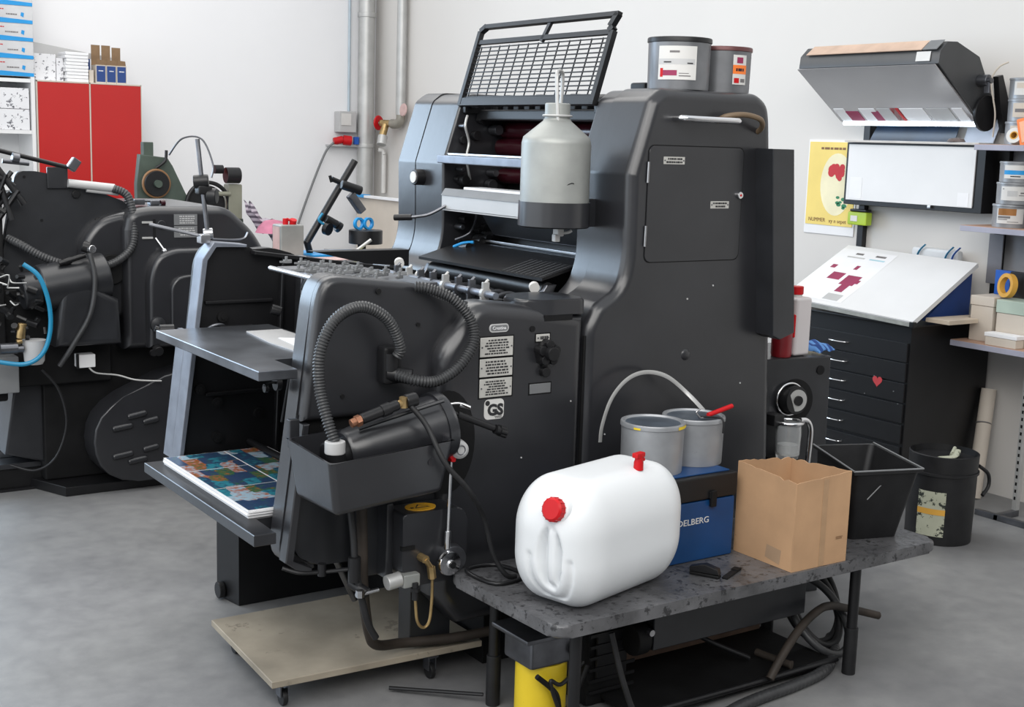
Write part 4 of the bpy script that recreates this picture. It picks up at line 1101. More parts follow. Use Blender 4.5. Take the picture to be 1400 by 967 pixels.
put('casing_face', B().box(2.27, 2.385, 2.825, 2.84, .09, .28, .006), BLACKM, cpn)
b = B()
for i in range(7): b.box(2.24, 2.41, 2.82, 2.825, .05 + i * .035, .06 + i * .035)
put('cooling_rib', b, BLACKM, cpn, kind='stuff')
put('motor_drum', B().cyl((2.36, 2.79, .21), (2.41, 2.79, .21), .05, n=24, bev=.008), BLACK, cpn)
put('fitting', B().cyl((2.40, 2.735, .24), (2.40, 2.755, .24), .010, n=10), STEEL, cpn)
dr = put('drawer', B().box(2.42, 3.045, 2.752, 3.0, .175, .380, .003), BLACKM, bn)
put('drawer_front', B().box(2.415, 3.05, 2.744, 2.752, .180, .330, .003), PAINT2, dr)
tag(put('wood_plank', B().box(2.36, 3.10, 2.985, 3.0, .036, .12), WOOD), 'rough wooden plank lying under the bench', 'plank')
hc = thing('hose_coil', 'coiled dark hose lying under the right end of the bench', 'hose', (3.12, 2.8, .03))
def ringpts(cx, cy, cz, rx, rz, tilt, n=14, a0=0, a1=360):
    out = []
    for k in range(n):
        a = math.radians(a0 + (a1 - a0) * k / (n if a1 - a0 == 360 else n - 1))
        out.append((cx + rx * math.cos(a), cy + tilt * math.sin(a), cz + rz * math.sin(a)))
    return out
put('hose_loop', B().tube(ringpts(3.18, 2.80, .13, .105, .10, .10), .013, closed=True), HOSE, hc)
put('hose_loop', B().tube(ringpts(3.20, 2.84, .15, .095, .115, .08), .013, closed=True), RUBBER, hc)
put('hose_loop', B().tube(ringpts(3.20, 2.86, .17, .12, .13, .07), .010, closed=True), RUBBER, hc)
tag(put('loose_hose', B().tube([(2.80, 2.64, .048), (2.86, 2.65, .11), (2.95, 2.67, .17), (3.05, 2.70, .195), (3.15, 2.73, .19), (3.30, 2.76, .14), (3.42, 2.75, .10)], .0135), OLDHOSE), 'brown hose end arching out from under the bench', 'hose')
tag(put('metal_hose', B().tube([(2.30, 2.46, .021), (2.60, 2.58, .021), (2.90, 2.615, .020), (3.06, 2.65, .020), (3.20, 2.74, .020), (3.27, 2.82, .03)], .018, rib=.001, pitch=.02), HOSE), 'grey hose running along the floor below the bench', 'hose')
tag(put('short_rod', B().cyl((2.90, 2.80, .058), (2.93, 2.68, .052), .012).cyl((2.93, 2.68, .052), (2.932, 2.675, .052), .014), OLDHOSE), 'short cut tube end lying under the bench', 'tube')
tag(put('floor_tube', B().tube([(2.45, 2.95, .30), (2.60, 2.90, .20), (2.72, 2.85, .12), (2.85, 2.78, .055)], .008), BLACKM), 'thin dark rod leaning under the bench', 'rod')
tag(put('power_cable', B().tube([(2.20, 2.68, .30), (2.22, 2.64, .16), (2.26, 2.61, .05), (2.34, 2.58, .012)], .009), RUBBER), 'grey cable hanging under the bench beside the filter', 'cable')

# ================================================================ REAR ACCESSORY CABINET
RA = Matrix.Translation((3.42, 3.24, 0)) @ Matrix.Rotation(math.radians(-9), 4, 'Z') @ Matrix.Translation((-3.42, -3.24, 0))
ac = thing('accessory_cabinet', 'dark grey cabinet with a dial standing behind the press', 'cabinet', (3.5, 3.4, 0))
def RP_(x, y, z): return tuple(RA @ Vector((x, y, z)))
put('cabinet_body', B().prism([(3.30, 0), (3.645, 0), (3.632, .905), (3.30, .905)], 'y', 3.26, 3.60, .006, 2, M=RA), PAINT2, ac)
put('round_recess', B().cyl(RP_(3.475, 3.262, .745), RP_(3.475, 3.256, .745), .082, n=32), BLACK, ac)
dl = put('dial', B().cyl(RP_(3.45, 3.258, .755), RP_(3.455, 3.215, .757), .052, n=32, bev=.004), BLACKM, ac)
put('dial_face', B().cyl(RP_(3.455, 3.216, .757), RP_(3.455, 3.212, .757), .040, n=32), GALV, dl)
put('dial_hub', B().cyl(RP_(3.455, 3.212, .757), RP_(3.455, 3.205, .757), .018, n=20), BLACKM, dl)
put('dial_ring', B().tube([RP_(3.445 + .058 * math.cos(a * PI / 16), 3.245, .757 + .058 * math.sin(a * PI / 16)) for a in range(32)], .005, closed=True, sub=3), CHROME, ac)
put('small_hole', B().cyl(RP_(3.585, 3.262, .855), RP_(3.585, 3.256, .855), .017, n=20), BLACK, ac)
jug = thing('glass_jug', 'clear glass jar in a chrome holder beside the cabinet dial', 'jar', (3.42, 3.20, .55))
put('jar', B().lathe([(0, 0), (.040, 0), (.044, .02), (.046, .10), (.044, .125), (.040, .125), (.041, .10), (.039, .02), (0, .01)], (3.385, 3.18, .560), 24), GLASS, jug)
put('liquid', B().cyl((3.385, 3.18, .572), (3.385, 3.18, .610), .037, n=24), LABEL, jug)
put('holder_ring', B().tube([(3.385 + .047 * math.cos(a * PI / 8), 3.18 + .047 * math.sin(a * PI / 8), .690) for a in range(16)], .007, closed=True, sub=3), CHROME, jug)
put('holder_pipe', B().tube([(3.43, 3.17, .695), (3.46, 3.165, .690), (3.475, 3.16, .66), (3.475, 3.16, .60), (3.47, 3.16, .52)], .010, sub=6), CHROME, jug)
put('jar_bracket', B().box(3.31, 3.36, 3.18, 3.24, .68, .72, .004), BLACKM, jug)
put('jar_bracket', B().box(3.33, 3.46, 3.19, 3.24, .535, .558, .004), BLACKM, jug)
pb = thing('plastic_bottle', 'white plastic bottle with a red cap behind the slanted cover box', 'bottle', (3.5, 3.40, .906))
Mb = Matrix.Translation((3.523, 3.31, .9065))
put('bottle_body', B().box(-.040, .040, -.040, .040, 0, .215, .012, 3, M=Mb), mat('translucent_white', (.62, .58, .58), .35, 0, .04, 5), pb)
put('bottle_neck', B().cyl((3.515, 3.31, 1.115), (3.515, 3.31, 1.145), .022), LABEL, pb)
put('bottle_cap', B().cyl((3.515, 3.31, 1.130), (3.515, 3.31, 1.160), .026, n=18, bev=.003), RED, pb)
rb = thing('red_bottle', 'dark red bottle with a red handle on the cabinet behind the press', 'bottle', (3.37, 3.37, .906))
put('bottle_body', B().lathe([(0, 0), (.036, 0), (.038, .01), (.038, .11), (.02, .15), (.015, .19), (0, .19)], (3.445, 3.30, .9065), 20), mat('dark_red', (.20, .01, .015), .3), rb)
put('bottle_handle', B().box(3.478, 3.492, 3.275, 3.29, .975, 1.06, .004), RED, rb)
b = B()
cb = bmesh.new()
bmesh.ops.create_grid(cb, x_segments=14, y_segments=10, size=.5)
for v in cb.verts:
    x, y = v.co.x, v.co.y
    v.co = Vector((3.632 + x * .085, 3.31 + y * .12, .920 + .004 * math.sin(x * 11 + y * 7) + .004 * math.sin(y * 15) + .022 * (1 - 4 * x * x) * (1 - 3 * y * y)))
r = bmesh.ops.extrude_face_region(cb, geom=cb.faces[:])
for v in r['geom']:
    if isinstance(v, bmesh.types.BMVert): v.co.z += .006
tag(put('cleaning_cloth', B().add(cb), STRIPE, angle=80), 'crumpled blue striped cloth on the cabinet behind the press', 'cloth')

# ================================================================ RIGHT SIDE: DRAWERS, DRAFTING BOARD, LIGHT BOOTH, SHELVES
dc = thing('drawer_cabinet', 'black flat-file drawer cabinet with chrome handles and a red heart', 'cabinet', (5.15, 4.3, 0))
put('carcass', B().box(4.88, 5.47, 3.862, 4.72, 0.03, .862, .003), BLACKM, dc)
put('plinth', B().box(4.93, 5.46, 3.90, 4.69, 0.0, .03), BLACK, dc)
for i, z in enumerate((.735, .640, .544, .446, .346, .242, .142)):
    d = put('drawer', B().box(4.868, 4.880, 3.872, 4.71, z - .045, z + .045, .002), BLACKM, dc)
    put('handle', B().tube([(4.869, 4.225, z), (4.850, 4.235, z + .001), (4.844, 4.283, z + .001), (4.850, 4.330, z + .001), (4.869, 4.34, z)], .0035, n=8), CHROME, d)
hp = []
for k in range(28):
    a = 2 * PI * k / 28
    hx = 16 * math.sin(a) ** 3; hz = 13 * math.cos(a) - 5 * math.cos(2 * a) - 2 * math.cos(3 * a) - math.cos(4 * a)
    hp.append((4.030 + hx * .0018, .578 + hz * .0018))
put('heart_sticker', B().prism(hp, 'x', 4.8665, 4.868), mat('heart_red', (.55, .05, .06), .5), dc, 'red heart sticker')
b = B()
for y, z in ((4.10, .505), (3.90, .49), (4.05, .60), (3.93, .545)): b.cyl((4.868, y, z), (4.866, y, z), .003, n=8)
put('paint_dot', b, MIDGREY, dc, kind='stuff')
ct = B().box(4.83, 5.47, 3.82, 4.74, .8625, .872, .003)
db = thing('drafting_board', 'tilted white drafting board on top of the black drawer cabinet', 'drafting board', (5.08, 4.2, .885))
FR, BR = Vector((4.800, 3.795, .875)), Vector((5.370, 3.890, 1.120))
BL, FL = Vector((5.370, 4.700, 1.140)), Vector((4.800, 4.605, .900))
def brd(a, c, d, e, th, m, name, par, lab=None): 
    n_ = (c - a).cross(e - a).normalized()
    if n_.z < 0: n_ = -n_
    b = B().poly([a, c, d, e], n_ * th)
    return put(name, b, m, par, lab)
brd(FR, BR, BL, FL, .022, WHITE, 'board', db)
def bp(u, v, o=.0):   # u along the front edge from right to left, v from front to back
    p = (FR * (1 - u) + FL * u) * (1 - v) + (BR * (1 - u) + BL * u) * v
    n_ = (BR - FR).cross(FL - FR).normalized(); n_ = n_ if n_.z > 0 else -n_
    return p + n_ * (.022 + o)
put('edge_strip', B().poly([FR + Vector((-.006, 0, -.004)), FL + Vector((-.006, 0, -.004)), FL + Vector((-.006, 0, .022)), FR + Vector((-.006, 0, .022))], (.006, 0, 0)), mat('edge_grey', (.30, .31, .29), .5, 0, .2, 20), db)
put('corner_cap', B().box(4.788, 4.812, 3.785, 3.81, .868, .895, .003), BLACKM, db)
put('support_strut', B().poly([(4.96, 3.86, .885), (5.34, 3.90, .885), (5.34, 3.90, 1.09), (5.20, 3.885, 1.03)], (0, .02, 0)), NAVY, db)
put('support_strut', B().poly([(4.96, 4.60, .885), (5.34, 4.62, .885), (5.34, 4.62, 1.09), (5.20, 4.62, 1.03)], (0, .02, 0)), NAVY, db)
tag(put('cabinet_top', ct, BLACKM), 'black slab lying on the drawer cabinet below the drafting board', 'slab')
pr = thing('print_sheet', 'white proof sheet with dark red artwork on the drafting board', 'print', tuple(bp(.7, .5, .001)))
def bquad(u0, u1, v0, v1, o, m, name, par): return put(name, B().poly([bp(u0, v0, o), bp(u1, v0, o), bp(u1, v1, o), bp(u0, v1, o)], (0, 0, .0005)), m, par)
bquad(.56, 1.0, .06, .93, .0008, PAPER, 'sheet', pr)
for (u0, u1, v0, v1, m) in ((.62, .73, .34, .50, MAG), (.64, .70, .22, .34, MAG), (.76, .86, .40, .52, MAG), (.60, .64, .38, .44, MAG), (.72, .75, .60, .67, MAG), (.89, .93, .58, .64, MAG),
                            (.63, .71, .42, .50, GREYT), (.78, .86, .44, .50, GREYT), (.60, .72, .08, .18, LIGHTGREY), (.62, .70, .85, .88, GREYT), (.80, .86, .85, .88, GREYT), (.60, .72, .79, .81, mat('pale_cyan', (.35, .55, .62), .6)), (.76, .90, .79, .81, LIGHTGREY)):
    bquad(u0, u1, v0, v1, .0016, m, 'artwork', pr)

sb = put('side_board', B().prism([(4.93, 3.70), (5.14, 3.70), (5.145, 3.770), (5.30, 3.785), (5.30, 3.815), (4.93, 3.83)], 'z', .8855, .905, .001, 1), mat('raw_edge_board', (.50, .42, .33), .6))
tag(sb, 'small pale wooden board under the right edge of the drafting board', 'board')


# colour viewing booth on the wall: hood and white board
hd = thing('light_hood', 'angled grey viewing lamp hood with a glowing tube on the right wall', 'lamp', (5.2, 4.4, 1.78))
HP = [(5.00, 2.065), (5.025, 2.150), (5.10, 2.172), (5.28, 2.135), (5.42, 1.86), (5.40, 1.795), (5.355, 1.792)]
HYL, HYR = 4.80, 3.935
hp0 = Matrix.Identity(4)
put('hood_shell', B().prism([(5.005, 2.063), (5.012, 2.120), (5.060, 2.165), (5.13, 2.168), (5.30, 2.11), (5.42, 1.93), (5.415, 1.82), (5.36, 1.80)], 'y', HYR, HYL, .004, 2), mat('hood_grey', (.06, .062, .065), .4, .3, .1), hd)
put('top_strip', B().prism([(5.003, 2.125), (5.055, 2.169), (5.058, 2.173), (5.000, 2.128)], 'y', HYR + .10, HYL - .05), PEACH, hd)
put('top_strip', B().prism([(5.003, 2.125), (5.055, 2.169), (5.058, 2.173), (5.000, 2.128)], 'y', HYR + .015, HYR + .095), MIDGREY, hd)
put('front_sticker', B().prism([(5.003, 2.075), (5.010, 2.118), (5.008, 2.119), (5.001, 2.075)], 'y', HYR + .05, HYR + .13), LABEL, hd)
put('hood_reflector', B().prism([(4.998, 2.060), (5.345, 1.815), (5.340, 1.808), (4.992, 2.056)], 'y', HYR + .012, HYL - .004, .0), REFL, hd)
put('badge', B().prism([(5.012, 2.046), (5.045, 2.022), (5.043, 2.020), (5.010, 2.044)], 'y', 4.70, 4.775), BLACK, hd)
ms = [(.02, .10, PAPER), (.10, .20, MAG), (.22, .34, PAPER), (.30, .36, MAG), (.36, .50, LIGHTGREY), (.46, .52, RED), (.53, .70, PAPER), (.72, .88, LIGHTGREY), (.90, .97, PAPER)]
for a0, a1, m in ms:
    put('reflected_print', B().prism([(5.255 + .02 * (m is MAG), 1.876 - .014 * (m is MAG)), (5.336, 1.819), (5.331, 1.812), (5.250 + .02 * (m is MAG), 1.868 - .014 * (m is MAG))], 'y', HYL - a1 * .84 - .01, HYL - a0 * .84 - .01), m, hd)  # coloured strips stand in for prints mirrored in the reflector
put('light_tube', B().cyl((5.352, HYL - .02, 1.800), (5.352, HYR + .01, 1.800), .012, n=14), TUBE_ON, hd, 'glowing white tube')
put('hood_arm', B().prism([(5.36, 2.02), (5.40, 2.03), (5.50, 1.84), (5.50, 1.76), (5.45, 1.76), (5.40, 1.88)], 'y', 3.87, 3.90, .003, 1), BLACKM, hd)
put('arm_disc', B().cyl((5.36, 3.93, 1.85), (5.36, 3.912, 1.85), .085, n=32, bev=.004), BLACKM, hd)
put('hinge_knob', B().cyl((5.31, 3.935, 2.00), (5.31, 3.88, 2.00), .028, n=14, bev=.004).cyl((5.31, 3.88, 2.00), (5.31, 3.865, 2.0), .014, n=10).box(5.30, 5.32, 3.87, 3.90, 1.94, 2.0, .003), DSTEEL, hd)
put('hood_cord', B().tube([(5.36, 3.82, 2.085), (5.33, 3.85, 2.06), (5.31, 3.87, 2.00), (5.33, 3.865, 1.92), (5.35, 3.86, 1.84), (5.36, 3.87, 1.74)], .004), BEIGE, hd)
vb = thing('viewing_board', 'white viewing board in a black frame under the lamp hood', 'board', (5.4, 4.35, 1.38))
put('board_frame', B().box(5.37, 5.50, 3.905, 4.765, 1.375, 1.700, .003), BLACKM, vb)
put('white_panel', B().box(5.362, 5.370, 3.955, 4.745, 1.400, 1.690, .002), WHITE, vb)
put('top_ledge', B().box(5.335, 5.50, 3.925, 4.755, 1.7005, 1.712, .002), mat('ledge_worn', (.58, .55, .52), .6, 0, .1, 12), vb)
put('board_note', B().box(5.3605, 5.362, 3.975, 4.04, 1.405, 1.470), PAPER, vb)
put('board_note', B().box(5.3605, 5.362, 4.64, 4.72, 1.41, 1.52), PAPER, vb)
put('board_clip', B().box(5.355, 5.37, 4.19, 4.21, 1.385, 1.40, .002), STEEL, vb)
tag(put('dark_print', B().poly([(5.42, 4.66, 1.713), (5.42, 4.13, 1.713), (5.46, 4.12, 1.84), (5.46, 4.62, 1.84)], (.004, 0, 0)), DSCREEN), 'dark blue print leaning on the ledge above the white board', 'print')
tag(put('grey_card', B().poly([(5.45, 4.10, 1.713), (5.45, 3.93, 1.713), (5.48, 3.90, 1.86), (5.48, 3.98, 1.89), (5.48, 4.10, 1.80)], (.004, 0, 0)), mat('pale_blue_grey', (.40, .42, .48), .5)), 'pale grey-blue card leaning on the ledge beside the dark print', 'card')
tag(put('dark_card', B().box(5.44, 5.49, 4.68, 4.72, 1.713, 1.85), BLACKM), 'thin black card standing at the left end of the ledge', 'card')
tag(put('small_stone', B().lathe([(0, 0), (.045, .002), (.035, .016), (0, .022)], (5.37, 4.08, 1.7125), 16), mat('brown_dark', (.10, .07, .06), .7)), 'small brown lump lying on the ledge above the white board', 'lump')
up = thing('wall_upright', 'black slotted upright rail on the right wall below the white board', 'rail', (5.49, 4.72, 1.2))
put('rail', B().box(5.465, 5.499, 4.700, 4.740, .95, 1.37, .002), BLACKM, up)
lm = thing('lime_box', 'lime green plastic box hanging from the black wall rail', 'box', (5.44, 4.70, 1.27))
put('box_body', B().box(5.415, 5.464, 4.64, 4.77, 1.265, 1.335, .008), LIME, lm)
put('box_lid', B().box(5.420, 5.464, 4.65, 4.76, 1.336, 1.350, .004), BLACKM, lm)
put('box_face', B().box(5.412, 5.415, 4.70, 4.745, 1.285, 1.315), LABEL, lm)

# calendar poster
ca = thing('wall_calendar', 'yellow calendar poster with a red flower on the right wall', 'poster', (5.49, 5.0, 1.19))
put('backing', B().box(5.494, 5.4995, 4.79, 5.150, 1.195, 1.712), PAPER, ca)
cy0, cy1, cz0, cz1 = 4.80, 5.140, 1.245, 1.700
put('poster_sheet', B().box(5.4905, 5.494, cy0, cy1, cz0, cz1), CALY, ca)
put('cream_field', B().prism([(4.93 + .115 * math.cos(a * PI / 16), 1.47 + .17 * math.sin(a * PI / 16)) for a in range(32)], 'x', 5.4898, 5.4905), CALL, ca)
rs = B()
random.seed(11)
for k in range(16):
    a = random.uniform(0, 2 * PI); rr = random.uniform(0, .045); r_ = random.uniform(.014, .026)
    cyy, czz = 4.925 + rr * math.cos(a), 1.535 + rr * 1.3 * math.sin(a)
    rs.prism([(cyy + r_ * math.cos(q * PI / 6), czz + r_ * math.sin(q * PI / 6)) for q in range(12)], 'x', 5.4890 - k * .00003, 5.4898)
put('flower_print', rs, mat('print_red', (.50, .02, .03), .6), ca, 'printed red flower', kind='stuff')
rs = B()
for k in range(7):
    a = random.uniform(0, 2 * PI); r_ = random.uniform(.010, .020)
    cyy, czz = 4.885 + random.uniform(-.02, .03), 1.38 + random.uniform(-.04, .04)
    rs.prism([(cyy + r_ * math.cos(q * PI / 5), czz + .6 * r_ * math.sin(q * PI / 5)) for q in range(10)], 'x', 5.4890, 5.4898)
put('leaf_print', rs, LEAF, ca, kind='stuff')
print_lines('printing', (5.4902, 4.97, 1.665), (0, -1, 0), (0, 0, 1), .26, .022, 1, BROWNT, ca)
text('lettering', 'NUMMER', .030, (5.4898, 5.055, 1.272), FACE_MX, BROWNT, ca)
text('lettering', 'xy n sepet', .030, (5.4898, 4.905, 1.27), FACE_MX, BROWNT, ca)
random.seed(5)

# shelving on the right
def shelf(name, lab, x0, y0, y1, z, depthm=SHELFM, top=SHELFW):
    t = thing(name, lab, 'shelf', ((x0 + 5.5) / 2, (y0 + y1) / 2, z - .03))
    put('shelf_board', B().box(x0, 5.498, y0, y1, z - .028, z - .002, .002), depthm, t)
    put('shelf_surface', B().box(x0 + .002, 5.497, y0, y1 - .002, z - .002, z), top, t)
    return t
s1 = shelf('wall_shelf', 'top wall shelf carrying cans and an orange box at the right edge', 5.22, 3.0, 3.865, 1.705)
s2 = shelf('wall_shelf', 'middle wall shelf with a stack of labelled ink cans', 5.22, 3.0, 3.905, 1.325)
s3 = shelf('work_shelf', 'lowest and deepest shelf with beige boxes at the right edge', 5.08, 3.0, 3.800, .800)
ur = thing('shelf_upright', 'dark upright post carrying the shelves on the right wall', 'post', (5.48, 3.86, 0.8))
put('post', B().box(5.46, 5.499, 3.84, 3.885, .98, 1.70, .002), BLACKM, ur)
put('post_plate', B().box(5.452, 5.46, 3.825, 3.905, 1.04, 1.28, .003), mat('upright_grey', (.16, .16, .18), .5), ur)
struct('trim_1', B().box(5.488, 5.499, 3.0, 3.838, 1.08, 1.90), mat('panel_grey', (.24, .24, .25), .6))
def shelf_can(lab, x, y, z, r, h, bands, name='ink_can', body=TIN, a0=170, a1=262, group=None, base=LABEL):
    c = can(name, lab, x, y, z, r, h, body, TIN, group)
    label_set(c, x, y, z, r * .985, h, a0, a1, bands, base)
    return c
GB = mat('gold_brown', (.32, .14, .04), .4, .3)
zc = 1.3255
shelf_can('ink can with a brown and white label, lowest of the stack', 5.335, 3.720, zc, .080, .107, [(.55, 1, .05, .7, GB), (.25, .3, .05, .4, GREYT), (.1, .14, .4, .8, GREYT), (.35, .5, .05, .5, GREYT)])
shelf_can('ink can with a plain white label, middle of the stack', 5.330, 3.705, zc + .108, .080, .100, [(.3, .7, .25, .6, LIGHTGREY), (.35, .4, .65, .85, GREYT), (.8, .84, .05, .12, INKT), (.5, .6, .7, .9, GREYT)])
c = shelf_can('ink can with bright blue lettering on its label, top of the stack', 5.333, 3.700, zc + .209, .080, .095, [(.30, .62, 0, .85, CYAN), (.12, .2, .25, .6, INKT)])
shelf_can('ink can with an orange and white label at the right edge', 5.335, 3.520, zc, .080, .100, [(.5, 1, .05, .9, ORANGE), (.1, .4, .1, .8, PAPER)])
zt = 1.7055
shelf_can('beige-labelled can, lowest of the left stack on the top shelf', 5.345, 3.700, zt, .080, .105, [(.0, .3, 0, .4, BROWNT), (.4, .9, .1, .9, BEIGE)], base=BEIGE)
shelf_can('can with cream label and dark lettering on the top shelf, middle of its stack', 5.345, 3.695, zt + .106, .080, .100, [(.35, .6, .10, .75, GREYT), (.1, .2, .2, .6, BEIGE)], base=BEIGE)
shelf_can('can with pale label topmost of the stack on the top shelf', 5.350, 3.700, zt + .207, .080, .095, [(.5, .9, .1, .9, BEIGE)], base=LABEL)
ob = thing('orange_box', 'bright orange open box leaning on the cans of the top shelf', 'box', (5.26, 3.62, zt))
Mo = Matrix.Translation((5.245, 3.575, zt + .004)) @ Matrix.Rotation(math.radians(-14), 4, 'X')
put('box_shell', B().box(-.02, .0, -.06, .055, 0, .125, .006, M=Mo), ORANGE, ob)
put('box_inside', B().box(-.022, -.0195, -.045, .040, .015, .11, .002, M=Mo), mat('orange_pale', (.85, .42, .25), .6), ob)
tr_ = thing('tape_roll', 'small roll of white tape standing before the cans on the top shelf', 'tape', (5.235, 3.685, zt))
put('roll', B().lathe([(.018, -.02), (.036, -.02), (.036, .02), (.018, .02), (.018, -.02)], (5.243, 3.665, zt + .037), 28, axis=(-1, -.2, .25)), LABEL, tr_)
put('core', B().lathe([(.014, -.021), (.019, -.021), (.019, .021), (.014, .021), (.014, -.021)], (5.243, 3.665, zt + .037), 24, axis=(-1, -.2, .25)), TAPEY, tr_)
# right-hand lower stack of beige boxes
def bxs(name, lab, x0, x1, y0, y1, z0, z1, m, lidm=None, lidh=.03):
    t = thing(name, lab, 'box', ((x0 + x1) / 2, (y0 + y1) / 2, z0))
    put('box_body', B().box(x0, x1, y0, y1, z0, z1 - (lidh if lidm else 0), .003), m, t)
    if lidm: put('box_lid', B().box(x0 - .004, x1 + .004, y0 - .004, y1 + .004, z1 - lidh + .0005, z1, .004), lidm, t)
    return t
bxs('file_box', 'tall beige file box with a lid at the left end of the lowest shelf', 5.16, 5.40, 3.640, 3.760, .8005, 1.010, BEIGE, BEIGE, .045)
bxs('file_box', 'beige file box with a pale green lid at the right edge', 5.16, 5.42, 3.40, 3.620, .8005, 1.005, BEIGE, mat('pale_green', (.38, .46, .39), .6), .06)
bxs('card_pack', 'small low stack of beige cards at the shelf front', 5.09, 5.15, 3.46, 3.62, .8005, .840, BEIGE)
tag(put('note_pad', B().box(5.088, 5.155, 3.455, 3.625, .8405, .858, .002), PAPER), 'white notepad on top of the small stack of beige cards', 'notepad')
tp2 = thing('masking_tape', 'yellow masking tape roll leaning on the beige file boxes', 'tape', (5.24, 3.60, 1.01))
put('tape_ring', B().lathe([(.038, -.014), (.056, -.014), (.056, .014), (.038, .014), (.038, -.014)], (5.21, 3.612, 1.067), 36, axis=(-1, .35, .12)), TAPEY, tp2)
tag(put('blue_box', B().box(5.30, 5.33, 3.66, 3.745, 1.0105, 1.125, .002), BLUE), 'bright blue carton on the tall beige file box', 'box')
tag(put('black_box', B().box(5.285, 5.32, 3.575, 3.655, 1.0105, 1.125, .002), BLACKM), 'black carton standing behind the yellow tape roll', 'box')
# table behind the board with a bag
bg = thing('plastic_bag', 'clear bag with blue stripes behind the drafting board on the wall side', 'bag', (5.44, 4.2, 1.1))
put('bag_body', B().box(5.42, 5.47, 4.05, 4.34, 1.02, 1.185, .02), mat('bag_pale', (.62, .63, .64), .4), bg)
for y, m in ((4.27, TUBEBLUE), (4.10, TUBEBLUE), (4.06, BLUE)):
    put('bag_stripe', B().tube([(5.415, y + .03, 1.10), (5.41, y + .01, 1.16), (5.42, y - .02, 1.20)], .008, flat=(.3, 1)), m, bg)

pv = thing('paper_roll', 'rolled beige paper standing against the wall beside the black cabinet', 'roll', (5.40, 3.80, 0))
put('roll', B().cyl((5.35, 3.79, .001), (5.44, 3.82, .53), .036, n=24), BEIGE, pv)
put('roll_tape', B().cyl((5.403, 3.807, .36), (5.4047, 3.808, .364), .0368, n=24), GREYT, pv)
rk = thing('rack_frame', 'slotted grey metal rack frame standing under the lowest shelf', 'rack', (5.2, 3.4, 0))
put('rack_post', B().box(5.235, 5.262, 3.475, 3.500, .03, .772, .002), GALV, rk)
put('rack_foot', B().box(5.10, 5.125, 3.10, 3.60, 0, .028, .003).box(5.10, 5.262, 3.475, 3.500, 0.0, .030, .003), DSTEEL, rk)
b = B()
for i in range(20): b.box(5.2335, 5.2352, 3.483, 3.492, .08 + i * .034, .095 + i * .034)
put('slot', b, BLACK, rk, kind='stuff')

# black bucket on the floor
bu = thing('bucket', 'black round bucket with a torn stained label on the floor', 'bucket', (4.575, 3.49, 0))
bX, bY, bR = 4.640, 3.450, .146
put('bucket_body', B().lathe([(0, .0), (bR * .95, 0), (bR * .955, .006), (bR * .98, .30), (bR * 1.03, .302), (bR * 1.03, .312), (bR * .985, .314), (bR * 1.0, .385), (bR * .97, .388), (bR * .96, .36), (0, .355)], (bX, bY, 0), 44), RUBBER, bu)
put('bucket_handle', B().tube([(bX + .11, bY - .10, .33), (bX + .165, bY - .11, .29), (bX + .175, bY - .11, .235), (bX + .13, bY - .115, .20)], .008), RUBBER, bu)
wrap_label(bu, bX, bY, .04, .235, bR * .972, 178, 226, PAINTLABEL, 'bucket_label', 'torn stained label')
wrap_label(bu, bX, bY, .135, .160, bR * .976, 178, 226, TAPEY, 'label_band', 'yellow band', off=.0015)
put('bucket_rag', B().tube([(bX - .06, bY - .02, .365), (bX, bY - .05, .372), (bX + .06, bY - .02, .385)], .016, flat=(1, .5)).cyl((bX + .01, bY - .03, .375), (bX + .07, bY + .0, .392), .008), PAINTLABEL, bu)

# ================================================================ BACK LEFT: SHELVES AND RED CABINET
sv = thing('storage_shelf', 'white open storage shelf unit at the far left wall', 'shelf', (2.2, 10.05, 0))
put('side_board', B().box(2.462, 2.488, 9.86, 10.295, 0, 2.0), WHITE, sv)
put('side_board', B().box(1.55, 1.576, 9.86, 10.295, 0, 2.0), WHITE, sv)
put('back_board', B().box(1.576, 2.462, 10.27, 10.29, 0, 1.97), WHITE, sv)
for z in (1.972, 1.605, 1.20, .80, .40):
    put('shelf_board', B().box(1.577, 2.461, 9.865, 10.269, z - .012, z + .014), WHITE, sv)
for k in range(6):
    z0 = 2.0005 + k * .1235
    lab = ['lowest', 'second', 'third', 'fourth', 'fifth', 'topmost'][k]
    t = thing('paper_carton', lab + ' of the white and blue paper cartons stacked on the far left shelf', 'carton', (2.33, 10.05, z0), 'paper cartons on the far left shelf')
    put('carton', B().box(2.17, 2.488, 9.87, 10.25, z0, z0 + .123, .001, 1), mat('carton_white', (.52, .52, .53), .6) if k == 0 else bpy.data.materials['carton_white'], t)
    put('blue_band', B().prism([(2.17, z0 + .002), (2.488, z0 + .002), (2.488, z0 + .026), (2.26, z0 + .036), (2.22, z0 + .028), (2.17, z0 + .018)], 'y', 9.868, 9.870), CYAN, t)
    put('logo_mark', B().prism([(2.405, z0 + .055), (2.425, z0 + .045), (2.43, z0 + .075), (2.41, z0 + .08)], 'y', 9.868, 9.870), CYAN, t)
    print_lines('printing', (2.34, 9.8695, z0 + .062), (1, 0, 0), (0, 0, 1), .09, .016, 1, GREYT, t)
    print_lines('printing', (2.24, 9.8695, z0 + .095), (1, 0, 0), (0, 0, 1), .10, .012, 1, RED, t)
for k, (z0, h) in enumerate(((1.6195, .15), (1.770, .15))):
    tag(put('wrapped_ream', B().box(2.10, 2.452, 9.88, 10.2, z0, z0 + h - .002, .004), SPECK), ['lower', 'upper'][k] + ' speckled wrapped paper pack on the far left shelf', 'paper pack')
rc = thing('red_cabinet', 'tall cabinet with two bright red doors at the far left wall', 'cabinet', (2.88, 10.05, 0))
put('carcass', B().box(2.495, 3.270, 9.872, 10.295, 0, 1.982), WHITE, rc)
